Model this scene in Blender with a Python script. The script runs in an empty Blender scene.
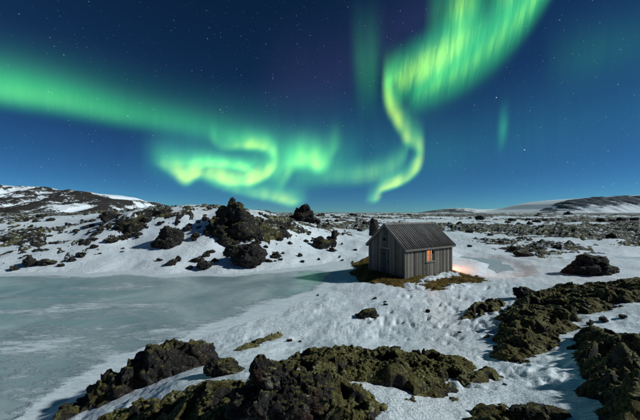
import bpy, bmesh, math, random
import numpy as np
from mathutils import Vector, Matrix

RAD = math.radians
sc = bpy.context.scene
COL = sc.collection
random.seed(7)

# ------------------------------------------------------------------ camera
FPX, HOR, CAMZ = 284.0, 212.5, 4.5          # focal length and horizon in photo pixels, eye height in metres
cam = bpy.data.cameras.new('camera')
cam.sensor_width = 36.0
cam.lens = FPX / 640 * 36.0
cam.shift_y = (HOR - 210) / 640
cam.clip_start = 0.05
cam.clip_end = 400000
camo = bpy.data.objects.new('camera', cam)
camo.location = (0, 0, CAMZ)
camo.rotation_euler = (RAD(90), 0, 0)
COL.objects.link(camo)
sc.camera = camo

# ------------------------------------------------------------------ moonlit sky
MOON_AZ, MOON_EL = RAD(-4), RAD(31)          # azimuth from +x towards +y
moon_dir = Vector((math.cos(MOON_EL) * math.cos(MOON_AZ), math.cos(MOON_EL) * math.sin(MOON_AZ), math.sin(MOON_EL)))
SKY_STRENGTH, MOON_STRENGTH = 0.028, 3.6

world = bpy.data.worlds.new('World')
sc.world = world
world.use_nodes = True
wn, wl = world.node_tree.nodes, world.node_tree.links
wn.clear()
out = wn.new('ShaderNodeOutputWorld')
sky = wn.new('ShaderNodeTexSky')
sky.sky_type = 'NISHITA'
sky.sun_disc = False
sky.sun_elevation = MOON_EL
sky.sun_rotation = RAD(90) - MOON_AZ
sky.air_density = 0.5
sky.dust_density = 0.0
sky.ozone_density = 6.0
tint = wn.new('ShaderNodeMix'); tint.data_type = 'RGBA'; tint.blend_type = 'MULTIPLY'
tint.inputs[0].default_value = 1.0
tint.inputs[7].default_value = (0.60, 1.0, 0.90, 1)
gam = wn.new('ShaderNodeGamma'); gam.inputs[1].default_value = 1.36
wl.new(sky.outputs[0], gam.inputs[0]); wl.new(gam.outputs[0], tint.inputs[6])
bg = wn.new('ShaderNodeBackground'); bg.inputs[1].default_value = SKY_STRENGTH
wl.new(tint.outputs[2], bg.inputs[0])
# stars
tc = wn.new('ShaderNodeTexCoord')
def star_layer(scale, radius, keep, power):
    vo = wn.new('ShaderNodeTexVoronoi'); vo.feature = 'F1'; vo.inputs['Scale'].default_value = scale
    wl.new(tc.outputs['Generated'], vo.inputs['Vector'])
    mr = wn.new('ShaderNodeMapRange'); mr.inputs[1].default_value = radius; mr.inputs[2].default_value = radius * 0.3
    mr.inputs[3].default_value = 0; mr.inputs[4].default_value = 1
    wl.new(vo.outputs['Distance'], mr.inputs[0])
    sp = wn.new('ShaderNodeSeparateColor'); wl.new(vo.outputs['Color'], sp.inputs[0])
    br = wn.new('ShaderNodeMapRange'); br.inputs[1].default_value = keep; br.inputs[2].default_value = 1.0
    br.inputs[3].default_value = 0.0; br.inputs[4].default_value = power
    wl.new(sp.outputs[0], br.inputs[0])
    mu = wn.new('ShaderNodeMath'); mu.operation = 'MULTIPLY'
    wl.new(mr.outputs[0], mu.inputs[0]); wl.new(br.outputs[0], mu.inputs[1])
    return mu
s3 = star_layer(130, 0.12, 0.45, 0.20)
s1, s2 = star_layer(75, 0.085, 0.25, 0.52), star_layer(26, 0.040, 0.60, 1.3)
add = wn.new('ShaderNodeMath'); add.operation = 'ADD'
wl.new(s1.outputs[0], add.inputs[0]); wl.new(s2.outputs[0], add.inputs[1])
add2 = wn.new('ShaderNodeMath'); add2.operation = 'ADD'
wl.new(add.outputs[0], add2.inputs[0]); wl.new(s3.outputs[0], add2.inputs[1])
bg2 = wn.new('ShaderNodeBackground'); bg2.inputs[0].default_value = (0.75, 0.88, 1, 1)
wl.new(add2.outputs[0], bg2.inputs[1])
ads = wn.new('ShaderNodeAddShader')
wl.new(bg.outputs[0], ads.inputs[0]); wl.new(bg2.outputs[0], ads.inputs[1])
wl.new(ads.outputs[0], out.inputs[0])

moon = bpy.data.lights.new('moon', 'SUN')
moon.energy = MOON_STRENGTH
moon.angle = RAD(2.5)
moon.color = (0.92, 1.0, 0.99)
moono = bpy.data.objects.new('moon', moon)
moono.rotation_euler = (-moon_dir).to_track_quat('-Z', 'Y').to_euler()
moono.location = (60, 10, 60)
COL.objects.link(moono)

sc.view_settings.view_transform = 'Standard'
sc.view_settings.look = 'None'
sc.view_settings.exposure = 0.0
sc.view_settings.gamma = 1.0
sc.view_settings.use_curve_mapping = False
sc.render.engine = 'CYCLES'
sc.cycles.use_denoising = True
sc.cycles.max_bounces = 6
sc.cycles.diffuse_bounces = 3
sc.cycles.glossy_bounces = 3
sc.cycles.transparent_max_bounces = 40
sc.cycles.caustics_reflective = False
sc.cycles.caustics_refractive = False
sc.cycles.sample_clamp_indirect = 4

# ------------------------------------------------------------------ noise
def _tables(seed):
    r = np.random.RandomState(seed)
    p = r.permutation(256)
    g = r.normal(size=(256, 3)); g /= np.linalg.norm(g, axis=1)[:, None]
    a = r.rand(256) * 2 * np.pi
    return p, g, np.stack([np.cos(a), np.sin(a)], 1)
_T = {}
def tables(seed):
    if seed not in _T: _T[seed] = _tables(seed)
    return _T[seed]
def fade(t): return t * t * t * (t * (t * 6 - 15) + 10)
def pn2(x, y, seed=0):
    p, _, g = tables(seed)
    xi, yi = np.floor(x).astype(np.int64), np.floor(y).astype(np.int64)
    xf, yf = x - xi, y - yi
    u, v = fade(xf), fade(yf)
    def c(i, j):
        h = p[(p[(xi + i) & 255] + yi + j) & 255]
        return g[h, 0] * (xf - i) + g[h, 1] * (yf - j)
    a = c(0, 0) * (1 - u) + c(1, 0) * u
    b = c(0, 1) * (1 - u) + c(1, 1) * u
    return 1.5 * (a * (1 - v) + b * v)
def pn3(P, seed=0):
    p, g, _ = tables(seed)
    I = np.floor(P).astype(np.int64); Fr = P - I
    u = fade(Fr)
    tot = 0
    for i in (0, 1):
        for j in (0, 1):
            for k in (0, 1):
                h = p[(p[(p[(I[:, 0] + i) & 255] + I[:, 1] + j) & 255] + I[:, 2] + k) & 255]
                d = g[h, 0] * (Fr[:, 0] - i) + g[h, 1] * (Fr[:, 1] - j) + g[h, 2] * (Fr[:, 2] - k)
                w = (u[:, 0] if i else 1 - u[:, 0]) * (u[:, 1] if j else 1 - u[:, 1]) * (u[:, 2] if k else 1 - u[:, 2])
                tot = tot + d * w
    return 1.4 * tot
def fbm2(x, y, oct=4, seed=0, gain=0.5, kind='n'):
    s, a, t = 0, 1.0, 0.0
    for o in range(oct):
        n = pn2(x * 2 ** o + 17.3 * o, y * 2 ** o - 9.1 * o, seed + o)
        if kind == 'r': n = 1 - 2 * np.abs(n)
        if kind == 'b': n = 2 * np.abs(n) - 0.6
        s = s + a * n; t += a; a *= gain
    return s / t * 1.3
def fbm3(P, oct=4, seed=0, gain=0.5, kind='n'):
    s, a, t = 0, 1.0, 0.0
    for o in range(oct):
        n = pn3(P * 2 ** o + 11.7 * o, seed + o)
        if kind == 'r': n = 1 - 2 * np.abs(n)
        if kind == 'b': n = 2 * np.abs(n) - 0.6
        s = s + a * n; t += a; a *= gain
    return s / t * 1.3
def worley3(P, seed=0):
    p, g, _ = tables(seed)
    I = np.floor(P).astype(np.int64)
    f1 = np.full(len(P), 9.0); f2 = np.full(len(P), 9.0); cid = np.zeros(len(P))
    for i in (-1, 0, 1):
        for j in (-1, 0, 1):
            for k in (-1, 0, 1):
                C = I + (i, j, k)
                h = p[(p[(p[C[:, 0] & 255] + C[:, 1]) & 255] + C[:, 2]) & 255]
                d = np.linalg.norm(C + 0.5 + 0.6 * g[h] - P, axis=1)
                m = d < f1
                f2 = np.where(m, f1, np.minimum(f2, d)); f1 = np.where(m, d, f1); cid = np.where(m, h / 255.0, cid)
    return f1, f2, cid
def worley2(x, y, seed=0, ids=False):
    p, g, _ = tables(seed)
    I, J = np.floor(x).astype(np.int64), np.floor(y).astype(np.int64)
    f1 = np.full(x.shape, 9.0); cid = np.zeros(x.shape)
    for i in (-1, 0, 1):
        for j in (-1, 0, 1):
            h = p[(p[(I + i) & 255] + J + j) & 255]
            d = np.hypot(I + i + .5 + .55 * g[h, 0] - x, J + j + .5 + .55 * g[h, 1] - y)
            cid = np.where(d < f1, h / 255.0, cid); f1 = np.minimum(f1, d)
    return (f1, cid) if ids else f1
def sstep(x, a, b):
    t = np.clip((x - a) / (b - a), 0, 1)
    return t * t * (3 - 2 * t)

# ------------------------------------------------------------------ mesh helpers
def tag(o, label=None, cat=None, group=None, kind=None):
    if label: o['label'] = label
    if cat: o['category'] = cat
    if group: o['group'] = group
    if kind: o['kind'] = kind
    return o
def mesh_np(name, V, Fq, smooth=True):
    V = np.asarray(V, dtype=np.float32); Fq = np.asarray(Fq, dtype=np.int32)
    n = Fq.shape[1]
    me = bpy.data.meshes.new(name)
    me.vertices.add(len(V)); me.vertices.foreach_set('co', V.ravel())
    me.loops.add(Fq.size); me.loops.foreach_set('vertex_index', Fq.ravel())
    me.polygons.add(len(Fq))
    me.polygons.foreach_set('loop_start', np.arange(0, Fq.size, n, dtype=np.int32))
    me.polygons.foreach_set('loop_total', np.full(len(Fq), n, dtype=np.int32))
    me.polygons.foreach_set('use_smooth', np.full(len(Fq), smooth))
    me.update(calc_edges=True)
    return me
def link(name, me, mat=None, parent=None, loc=None):
    o = bpy.data.objects.new(name, me); COL.objects.link(o)
    if mat is not None and not me.materials: me.materials.append(mat)
    if parent: o.parent = parent
    if loc is not None: o.location = loc
    return o
def grid_faces(nr, nc, wrap=False):
    i, j = np.meshgrid(np.arange(nr - 1), np.arange(nc if wrap else nc - 1), indexing='ij')
    k = (j + 1) % nc
    return np.stack([i * nc + j, i * nc + k, (i + 1) * nc + k, (i + 1) * nc + j], -1).reshape(-1, 4)
def fattr(me, name, vals):
    a = me.attributes.new(name, 'FLOAT', 'POINT'); a.data.foreach_set('value', np.asarray(vals, np.float32))

# ------------------------------------------------------------------ materials
def mat(name):
    m = bpy.data.materials.new(name); m.use_nodes = True
    n, l = m.node_tree.nodes, m.node_tree.links
    b = n['Principled BSDF']
    return m, n, l, b
def node(n, typ, **kw):
    x = n.new(typ)
    for k, v in kw.items(): setattr(x, k, v)
    return x
def noise(n, l, vec, scale, detail=5, rough=0.6, dist=0.0):
    t = n.new('ShaderNodeTexNoise'); t.inputs['Scale'].default_value = scale
    t.inputs['Detail'].default_value = detail; t.inputs['Roughness'].default_value = rough
    t.inputs['Distortion'].default_value = dist
    if vec is not None: l.new(vec, t.inputs['Vector'])
    return t.outputs['Fac']
def noise_col(n, l, vec, scale):
    t = n.new('ShaderNodeTexNoise'); t.inputs['Scale'].default_value = scale; t.inputs['Detail'].default_value = 4
    l.new(vec, t.inputs['Vector']); return t.outputs['Color']
def ramp(n, l, fac, stops):
    r = n.new('ShaderNodeValToRGB'); e = r.color_ramp.elements
    while len(e) < len(stops): e.new(0.5)
    for i, (p, c) in enumerate(stops):
        e[i].position = p; e[i].color = (*c, 1) if len(c) == 3 else c
    l.new(fac, r.inputs[0]); return r.outputs[0]
def maprange(n, l, fac, a, b, c=0.0, d=1.0, smooth=True):
    m = n.new('ShaderNodeMapRange')
    if smooth: m.interpolation_type = 'SMOOTHSTEP'
    m.inputs[1].default_value, m.inputs[2].default_value = a, b
    m.inputs[3].default_value, m.inputs[4].default_value = c, d
    l.new(fac, m.inputs[0]); return m.outputs[0]
def mixc(n, l, fac, a, b, mode='MIX'):
    m = n.new('ShaderNodeMix'); m.data_type = 'RGBA'; m.blend_type = mode
    for s, v in ((0, fac), (6, a), (7, b)):
        if isinstance(v, (int, float)): m.inputs[s].default_value = v
        elif isinstance(v, tuple): m.inputs[s].default_value = (*v, 1)
        else: l.new(v, m.inputs[s])
    return m.outputs[2]
def mth(n, l, op, a, b=None):
    m = n.new('ShaderNodeMath'); m.operation = op
    for s, v in ((0, a), (1, b)):
        if v is None: continue
        if isinstance(v, (int, float)): m.inputs[s].default_value = v
        else: l.new(v, m.inputs[s])
    return m.outputs[0]
def bump(n, l, bsdf, h, strength, dist):
    b = n.new('ShaderNodeBump'); b.inputs['Strength'].default_value = strength
    b.inputs['Distance'].default_value = dist
    l.new(h, b.inputs['Height']); l.new(b.outputs[0], bsdf.inputs['Normal'])
    return b

def snow_mat():
    m, n, l, b = mat('snow')
    tcn = n.new('ShaderNodeTexCoord'); v = tcn.outputs['Object']
    mp = n.new('ShaderNodeMapping'); mp.inputs['Rotation'].default_value = (0, 0, RAD(-58)); mp.inputs['Scale'].default_value = (0.33, 1.0, 1.0)
    l.new(v, mp.inputs[0]); w = mp.outputs[0]
    big = noise(n, l, v, 0.5, 4)
    patch = maprange(n, l, noise(n, l, v, 0.35, 3), 0.40, 0.62, 0.12, 1.0)
    fine = noise(n, l, v, 22, 6, 0.75)
    crust = noise(n, l, w, 3.0, 6, 0.66, 0.6)
    lump = noise(n, l, v, 5.5, 5, 0.6)
    c = ramp(n, l, big, [(0.3, (0.70, 0.76, 0.81)), (0.7, (0.82, 0.85, 0.87))])
    l.new(c, b.inputs['Base Color'])
    b.inputs['Roughness'].default_value = 0.55
    b.inputs['Specular IOR Level'].default_value = 0.3
    h = mth(n, l, 'ADD', crust, mth(n, l, 'MULTIPLY', mth(n, l, 'MULTIPLY', lump, patch), 0.9))
    h = mth(n, l, 'ADD', h, mth(n, l, 'MULTIPLY', mth(n, l, 'MULTIPLY', fine, patch), 0.30))
    bump(n, l, b, h, 0.7, 0.13)
    return m
def rock_colour(n, l, v, scale=1.0, lichen=0.5, lsc=1.0):
    n1 = noise(n, l, v, 2.2 * scale, 6, 0.65)
    n2 = noise(n, l, v, 11 * scale, 5, 0.7)
    c = ramp(n, l, n1, [(0.3, (0.014, 0.014, 0.015)), (0.5, (0.036, 0.033, 0.030)), (0.7, (0.078, 0.064, 0.050))])
    pale = maprange(n, l, noise(n, l, v, 11 * scale * lsc, 6, 0.62), 0.58, 0.66, 0, lichen)
    c = mixc(n, l, pale, c, (0.22, 0.21, 0.19))
    return c, n1, n2
def moss_colour(n, l, v, scale=1.0):
    a = noise(n, l, v, 1.6 * scale, 5, 0.6)
    f = noise(n, l, v, 14 * scale, 6, 0.75)
    c = ramp(n, l, a, [(0.30, (0.060, 0.038, 0.020)), (0.41, (0.130, 0.102, 0.034)), (0.53, (0.205, 0.185, 0.058)), (0.70, (0.34, 0.32, 0.18))])
    c = mixc(n, l, maprange(n, l, f, 0.36, 0.62), mixc(n, l, 1.0, c, (0.28, 0.27, 0.26), 'MULTIPLY'), c)
    return c, f
def rock_mat(name, moss=0.3, scale=1.0, lichen=0.5, red=0.0, bumpd=0.12, dust=0.0, lsc=1.0):
    """lava: dark basalt, moss where the surface faces up, optional snow dusting"""
    m, n, l, b = mat(name)
    tcn = n.new('ShaderNodeTexCoord'); v = tcn.outputs['Object']
    c, n1, n2 = rock_colour(n, l, v, scale, lichen, lsc)
    if red:
        rn = noise(n, l, v, 1.3 * scale, 4)
        c = mixc(n, l, maprange(n, l, rn, 0.52, 0.66, 0, red), c, (0.055, 0.018, 0.012))
    geo = n.new('ShaderNodeNewGeometry')
    sx = n.new('ShaderNodeSeparateXYZ'); l.new(geo.outputs['Normal'], sx.inputs[0])
    mc, mf = moss_colour(n, l, v, scale)
    mn = noise(n, l, v, 0.9 * scale, 5, 0.65)
    s = mth(n, l, 'ADD', mth(n, l, 'MULTIPLY', sx.outputs[2], 0.45), mn)
    k = 1.05 - moss * 0.6
    mm = maprange(n, l, s, k - 0.06, k + 0.10)
    c = mixc(n, l, mm, c, mc)
    if dust:
        dn = noise(n, l, v, 4.0 * scale, 5, 0.7)
        ds = mth(n, l, 'ADD', mth(n, l, 'MULTIPLY', sx.outputs[2], 0.4), dn)
        dk = 1.12 - dust * 0.4
        c = mixc(n, l, maprange(n, l, ds, dk - 0.02, dk + 0.04), c, (0.72, 0.77, 0.8))
    l.new(c, b.inputs['Base Color'])
    b.inputs['Roughness'].default_value = 0.85
    b.inputs['Specular IOR Level'].default_value = 0.2
    vo = n.new('ShaderNodeTexVoronoi'); vo.inputs['Scale'].default_value = 9 * scale
    l.new(v, vo.inputs['Vector'])
    wv = mixc(n, l, 0.12, v, noise_col(n, l, v, 3.0 * scale))
    vc = n.new('ShaderNodeTexVoronoi'); vc.feature = 'DISTANCE_TO_EDGE'; vc.inputs['Scale'].default_value = 3.4 * scale
    l.new(wv, vc.inputs['Vector'])
    crack = mth(n, l, 'MULTIPLY', maprange(n, l, vc.outputs['Distance'], 0.0, 0.07), mth(n, l, 'SUBTRACT', 1.0, mm))
    h = mth(n, l, 'ADD', n2, mth(n, l, 'MULTIPLY', vo.outputs['Distance'], 0.5))
    h = mth(n, l, 'ADD', h, mth(n, l, 'MULTIPLY', crack, 0.9))
    h = mth(n, l, 'ADD', h, mth(n, l, 'MULTIPLY', mf, 0.5))
    bump(n, l, b, h, 0.9, bumpd)
    return m
def ice_mat():
    m, n, l, b = mat('lake_ice')
    tcn = n.new('ShaderNodeTexCoord'); v = tcn.outputs['Object']
    mp = n.new('ShaderNodeMapping'); mp.inputs['Rotation'].default_value = (0, 0, RAD(-58)); mp.inputs['Scale'].default_value = (0.28, 1.0, 1.0)
    l.new(v, mp.inputs[0]); w = mp.outputs[0]
    big = noise(n, l, v, 0.20, 6, 0.62, 0.8)
    c = ramp(n, l, big, [(0.32, (0.175, 0.250, 0.270)), (0.48, (0.275, 0.355, 0.37)), (0.66, (0.45, 0.52, 0.525))])
    at = n.new('ShaderNodeAttribute'); at.attribute_name = 'frost'
    streak = noise(n, l, w, 0.55, 6, 0.62, 0.5)
    fine = noise(n, l, w, 4.5, 6, 0.7)
    s = mth(n, l, 'ADD', mth(n, l, 'ADD', mth(n, l, 'MULTIPLY', streak, 0.72), mth(n, l, 'MULTIPLY', fine, 0.50)), at.outputs['Fac'])
    fr = maprange(n, l, s, 0.61, 0.78)
    frc = ramp(n, l, noise(n, l, w, 7.0, 6, 0.75), [(0.35, (0.50, 0.58, 0.62)), (0.62, (0.78, 0.82, 0.85))])
    c = mixc(n, l, mth(n, l, 'MULTIPLY', fr, 0.9), c, frc)
    vo = n.new('ShaderNodeTexVoronoi'); vo.feature = 'DISTANCE_TO_EDGE'; vo.inputs['Scale'].default_value = 0.22
    dn = n.new('ShaderNodeTexNoise'); dn.inputs['Scale'].default_value = 0.6; l.new(v, dn.inputs['Vector'])
    l.new(mixc(n, l, 0.12, v, dn.outputs['Color']), vo.inputs['Vector'])
    ck = maprange(n, l, vo.outputs['Distance'], 0.004, 0.0, 0, 0.12)
    c = mixc(n, l, ck, c, (0.55, 0.65, 0.68))
    l.new(c, b.inputs['Base Color'])
    l.new(maprange(n, l, fr, 0, 1, 0.27, 0.65), b.inputs['Roughness'])
    b.inputs['Specular IOR Level'].default_value = 0.4
    h = mth(n, l, 'ADD', mth(n, l, 'MULTIPLY', fr, 0.6), mth(n, l, 'MULTIPLY', mth(n, l, 'MULTIPLY', noise(n, l, w, 2.6, 6, 0.68, 0.5), fr), 1.6))
    bump(n, l, b, h, 0.6, 0.08)
    return m
def mountain_mat(name, bias=0.0, scale=1.0, rk=((0.018, 0.017, 0.018), (0.05, 0.044, 0.038))):
    m, n, l, b = mat(name)
    tcn = n.new('ShaderNodeTexCoord'); v = tcn.outputs['Object']
    geo = n.new('ShaderNodeNewGeometry')
    sx = n.new('ShaderNodeSeparateXYZ'); l.new(geo.outputs['Normal'], sx.inputs[0])
    at = n.new('ShaderNodeAttribute'); at.attribute_name = 'bare'
    n1 = noise(n, l, v, 0.02 * scale, 6, 0.7)
    n2 = noise(n, l, v, 0.12 * scale, 5, 0.7)
    s = mth(n, l, 'ADD', mth(n, l, 'MULTIPLY', n1, 0.9), mth(n, l, 'MULTIPLY', n2, 0.5))
    s = mth(n, l, 'ADD', s, at.outputs['Fac'])
    k = maprange(n, l, s, 0.78 + bias, 0.92 + bias)
    rc = ramp(n, l, n2, [(0.3, rk[0]), (0.7, rk[1])])
    c = mixc(n, l, k, (0.78, 0.82, 0.86), rc)
    l.new(c, b.inputs['Base Color']); b.inputs['Roughness'].default_value = 0.85
    b.inputs['Specular IOR Level'].default_value = 0.1
    return m
def flat_mat(name, col, rough=0.7, spec=0.3, metal=0.0, var=0.0, grain=None, bumpd=0.0):
    m, n, l, b = mat(name)
    tcn = n.new('ShaderNodeTexCoord')
    mp = n.new('ShaderNodeMapping'); mp.inputs['Scale'].default_value = grain or (1, 1, 1)
    l.new(tcn.outputs['Object'], mp.inputs[0])
    f = noise(n, l, mp.outputs[0], 6, 6, 0.7)
    oi = n.new('ShaderNodeObjectInfo')
    lo = tuple(x * (1 - var) for x in col); hi = tuple(min(1, x * (1 + var)) for x in col)
    c = ramp(n, l, f, [(0.3, lo), (0.7, hi)])
    rv = maprange(n, l, oi.outputs['Random'], 0, 1, 0.55, 1.5, False)
    cc = n.new('ShaderNodeCombineXYZ')
    for i in range(3): l.new(rv, cc.inputs[i])
    c = mixc(n, l, 1.0, c, cc.outputs[0], 'MULTIPLY')
    l.new(c, b.inputs['Base Color'])
    b.inputs['Roughness'].default_value = rough; b.inputs['Metallic'].default_value = metal
    b.inputs['Specular IOR Level'].default_value = spec
    if bumpd: bump(n, l, b, f, 0.6, bumpd)
    return m

M = dict(
    snow=snow_mat(), ice=ice_mat(), pool=flat_mat('pool_ice', (0.33, 0.385, 0.40), 0.35, 0.4, 0, 0.25, (.4, .4, .4)),
    lava=rock_mat('lava_field', moss=0.22, scale=0.55, lichen=0.12, bumpd=0.3, dust=0.45),
    rock=rock_mat('lava_rock', moss=0.26, scale=1.0, lichen=0.15, bumpd=0.15, dust=0.42),
    crag=rock_mat('lava_crag', moss=0.42, scale=0.6, lichen=0.12, bumpd=0.3, dust=0.36),
    near=rock_mat('near_lava', moss=0.34, scale=2.6, lichen=0.8, red=0.9, bumpd=0.06, dust=0.3, lsc=0.32),
    slab=rock_mat('slab_lava', moss=0.36, scale=2.2, lichen=0.55, red=0.5, bumpd=0.07, dust=0.2, lsc=0.6),
    moss=rock_mat('moss', moss=0.64, scale=2.4, lichen=0.35, red=0.4, bumpd=0.07),
    cushion=rock_mat('moss_cushion', moss=1.25, scale=2.4, lichen=0.2, red=0.3, bumpd=0.03),
    mossdark=rock_mat('moss_dark', moss=0.56, scale=2.0, lichen=0.25, red=0.2, bumpd=0.06, dust=0.3),
    wood=flat_mat('weathered_wood', (0.115, 0.105, 0.088), 0.85, 0.2, 0, 0.5, (9, 9, 0.8), 0.01),
    greywood=flat_mat('silvered_wood', (0.18, 0.16, 0.135), 0.85, 0.2, 0, 0.5, (9, 9, 0.8), 0.01),
    door=flat_mat('door_wood', (0.068, 0.078, 0.074), 0.8, 0.2, 0, 0.4, (9, 9, 0.8), 0.01),
    iron=flat_mat('corrugated_iron', (0.17, 0.158, 0.142), 0.7, 0.3, 0.0, 0.5, (3, 0.35, 0.5), 0.004),
    dark=flat_mat('near_black', (0.012, 0.012, 0.013), 0.9, 0.1),
    inside=flat_mat('interior_boards', (0.42, 0.27, 0.16), 0.8, 0.2, 0, 0.2, (6, 6, 1)),
    frame=flat_mat('window_frame', (0.16, 0.14, 0.12), 0.7, 0.3, 0, 0.3, (6, 6, 1)),
)

m, n, l, b = mat('rusty_iron')
tcn = n.new('ShaderNodeTexCoord'); mp = n.new('ShaderNodeMapping'); mp.inputs['Scale'].default_value = (3.0, 0.5, 1); l.new(tcn.outputs['Object'], mp.inputs[0])
oi = n.new('ShaderNodeObjectInfo'); ov = n.new('ShaderNodeVectorMath'); ov.operation = 'ADD'; l.new(mp.outputs[0], ov.inputs[0])
sc3 = n.new('ShaderNodeVectorMath'); sc3.operation = 'SCALE'; sc3.inputs[0].default_value = (40, 17, 0); l.new(oi.outputs['Random'], sc3.inputs['Scale']); l.new(sc3.outputs[0], ov.inputs[1])
r1 = noise(n, l, ov.outputs[0], 1.3, 6, 0.7); r2 = noise(n, l, ov.outputs[0], 9, 5, 0.7)
c = ramp(n, l, r1, [(0.30, (0.14, 0.105, 0.080)), (0.5, (0.225, 0.207, 0.186)), (0.70, (0.33, 0.315, 0.295))])
c = mixc(n, l, maprange(n, l, r2, 0.35, 0.65), mixc(n, l, 1.0, c, (0.55, 0.52, 0.5), 'MULTIPLY'), c)
l.new(c, b.inputs['Base Color']); b.inputs['Roughness'].default_value = 0.7; b.inputs['Specular IOR Level'].default_value = 0.3
bump(n, l, b, r2, 0.3, 0.005)
M['iron'] = m

# ------------------------------------------------------------------ ground shape
# control points: photo pixel + height of the ground there (the pixel gives the direction, the height the distance)
def P(px, py, z, zz=None):
    d = (CAMZ - z) * FPX / (py - HOR)
    return ((px - 320) / FPX * d, d, z if zz is None else zz)
ctrl = []
for px, py in [(-60, 300), (0, 300), (60, 291), (120, 286), (200, 284), (255, 283), (20, 340), (100, 330), (170, 315), (235, 302), (290, 287),
               (10, 385), (60, 365), (120, 345), (-120, 420), (0, 415), (-200, 340), (-100, 280), (180, 330), (310, 277)]:
    ctrl.append(P(px, py, 0, -0.28))
for px, py in [(38, 418), (95, 385), (150, 357), (205, 338), (262, 318), (305, 303), (330, 292), (338, 283),
               (-200, 271), (-60, 272), (0, 273), (60, 272), (130, 271), (200, 272), (255, 271), (300, 267), (335, 262)]:
    ctrl.append(P(px, py, 0, 0.02))
ctrl += [P(240, 345, 0.35), P(300, 345, 0.45), P(300, 322, 0.2), P(350, 320, 0.35), P(380, 340, 0.55), P(400, 310, 0.4), P(440, 335, 0.75), P(480, 300, 0.5),
         P(430, 292, 0.33), P(470, 285, 0.33), P(360, 290, 0.2), P(395, 262, 0.3), P(430, 268, 0.32), P(460, 265, 0.3), P(375, 275, 0.28), P(400, 285, 0.3),
         P(480, 345, 1.1), P(495, 372, 1.75),
         P(130, 410, 1.2), P(180, 380, 1.45), P(235, 376, 1.75), P(310, 362, 2.1), P(395, 357, 1.95), P(465, 370, 1.9), P(300, 420, 2.6), P(200, 420, 2.2), P(400, 420, 2.55),
         P(120, 430, 1.35), P(500, 410, 2.35), P(560, 380, 2.1), P(600, 360, 2.0), P(640, 410, 2.65), P(540, 348, 1.4), P(520, 318, 1.05), P(600, 322, 1.45), P(640, 300, 1.45), P(560, 300, 0.95),
         P(600, 282, 0.85), P(640, 268, 0.75), P(700, 330, 1.8),
         (0, 0, 2.85), (0, -6, 3.0), (-5, 1.0, 0.7), (-9, -3, 0.3), (5, 0, 3.0), (12, 2, 2.4), (-3, 1.5, 2.0), (10, -8, 3), (-10, -12, 1.0), (0, -30, 2.5), (-40, -20, 1), (40, -20, 3), (30, 8, 2),
         P(0, 255, 0.75), P(0, 235, 2.1), P(0, 221, 3.3), P(70, 253, 0.9), P(70, 232, 2.4), P(70, 219, 3.6), P(130, 255, 0.85), P(130, 235, 2.2), P(130, 220, 3.7),
         P(180, 255, 0.85), P(180, 235, 2.2), P(180, 219, 3.8), P(230, 255, 0.8), P(230, 238, 1.9), P(230, 222, 3.5), P(280, 252, 0.8), P(280, 233, 2.3), P(280, 219, 3.7),
         P(320, 250, 0.6), P(320, 232, 1.6), P(320, 221, 2.2), P(350, 242, 0.8), P(350, 226, 1.3), P(400, 232, 1.0), P(440, 245, 0.7),
         P(480, 253, 0.45), P(480, 240, 0.7), P(480, 226, 1.2), P(520, 270, 0.5), P(560, 252, 0.65), P(560, 232, 1.1), P(640, 245, 0.9), P(640, 229, 1.4), P(720, 240, 1.2), P(-80, 235, 2.2), P(-80, 250, 0.8),
         ]
for th, z in ((-80, 3.6), (-50, 3.4), (-35, 3.3), (-20, 3.2), (-5, 2.6), (5, 2.2), (20, 2.0), (35, 2.0), (50, 2.0), (80, 2.4), (130, 3), (180, 3), (-130, 3)):
    for r in (130, 400, 2500):
        ctrl.append((r * math.sin(RAD(th)), r * math.cos(RAD(th)), z))
ctrl = np.array(ctrl)
def warp(x, y):
    r = np.sqrt(x * x + y * y) + 1.2
    return np.stack([x / r * 1.6, y / r * 1.6, np.log(r) * 0.8], -1)
CW = warp(ctrl[:, 0], ctrl[:, 1])
def kern(d2): return np.sqrt(d2 + 0.0016)
_D = ((CW[:, None] - CW[None]) ** 2).sum(-1)
_W = np.linalg.solve(kern(_D) - 0.004 * np.eye(len(CW)), ctrl[:, 2] - 1.5)
def base(x, y):
    x = np.asarray(x, float); y = np.asarray(y, float)
    Q = warp(x.ravel(), y.ravel()).astype(np.float32)
    o = np.empty(len(Q), np.float32); C32 = CW.astype(np.float32); W32 = _W.astype(np.float32)
    for s in range(0, len(Q), 40000):
        q = Q[s:s + 40000]
        d2 = ((q ** 2).sum(1)[:, None] + (C32 ** 2).sum(1)[None] - 2 * q @ C32.T)
        o[s:s + 40000] = kern(np.maximum(d2, 0)) @ W32
    return (o + 1.5).reshape(x.shape)
def seg_dist(x, y, pts):
    best = np.full(np.shape(x), 1e9)
    for (ax, ay), (bx, by) in zip(pts[:-1], pts[1:]):
        dx, dy = bx - ax, by - ay
        t = np.clip(((x - ax) * dx + (y - ay) * dy) / (dx * dx + dy * dy + 1e-9), 0, 1)
        best = np.minimum(best, np.hypot(x - ax - t * dx, y - ay - t * dy))
    return best
def pxline(pts, z): return [P(a, b, z)[:2] for a, b in pts]
POOL_R = pxline([(466, 256.5), (484, 258), (499, 262.5), (506, 269), (502, 276)], 0.15)
POOL_L = pxline([(330, 271), (347, 274), (368, 279)], 0.1)
HUT = np.array([6.45, 20.3]); HUT_ROT = RAD(31)
rngd = np.random.RandomState(3)
DIMPLES = []
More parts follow.
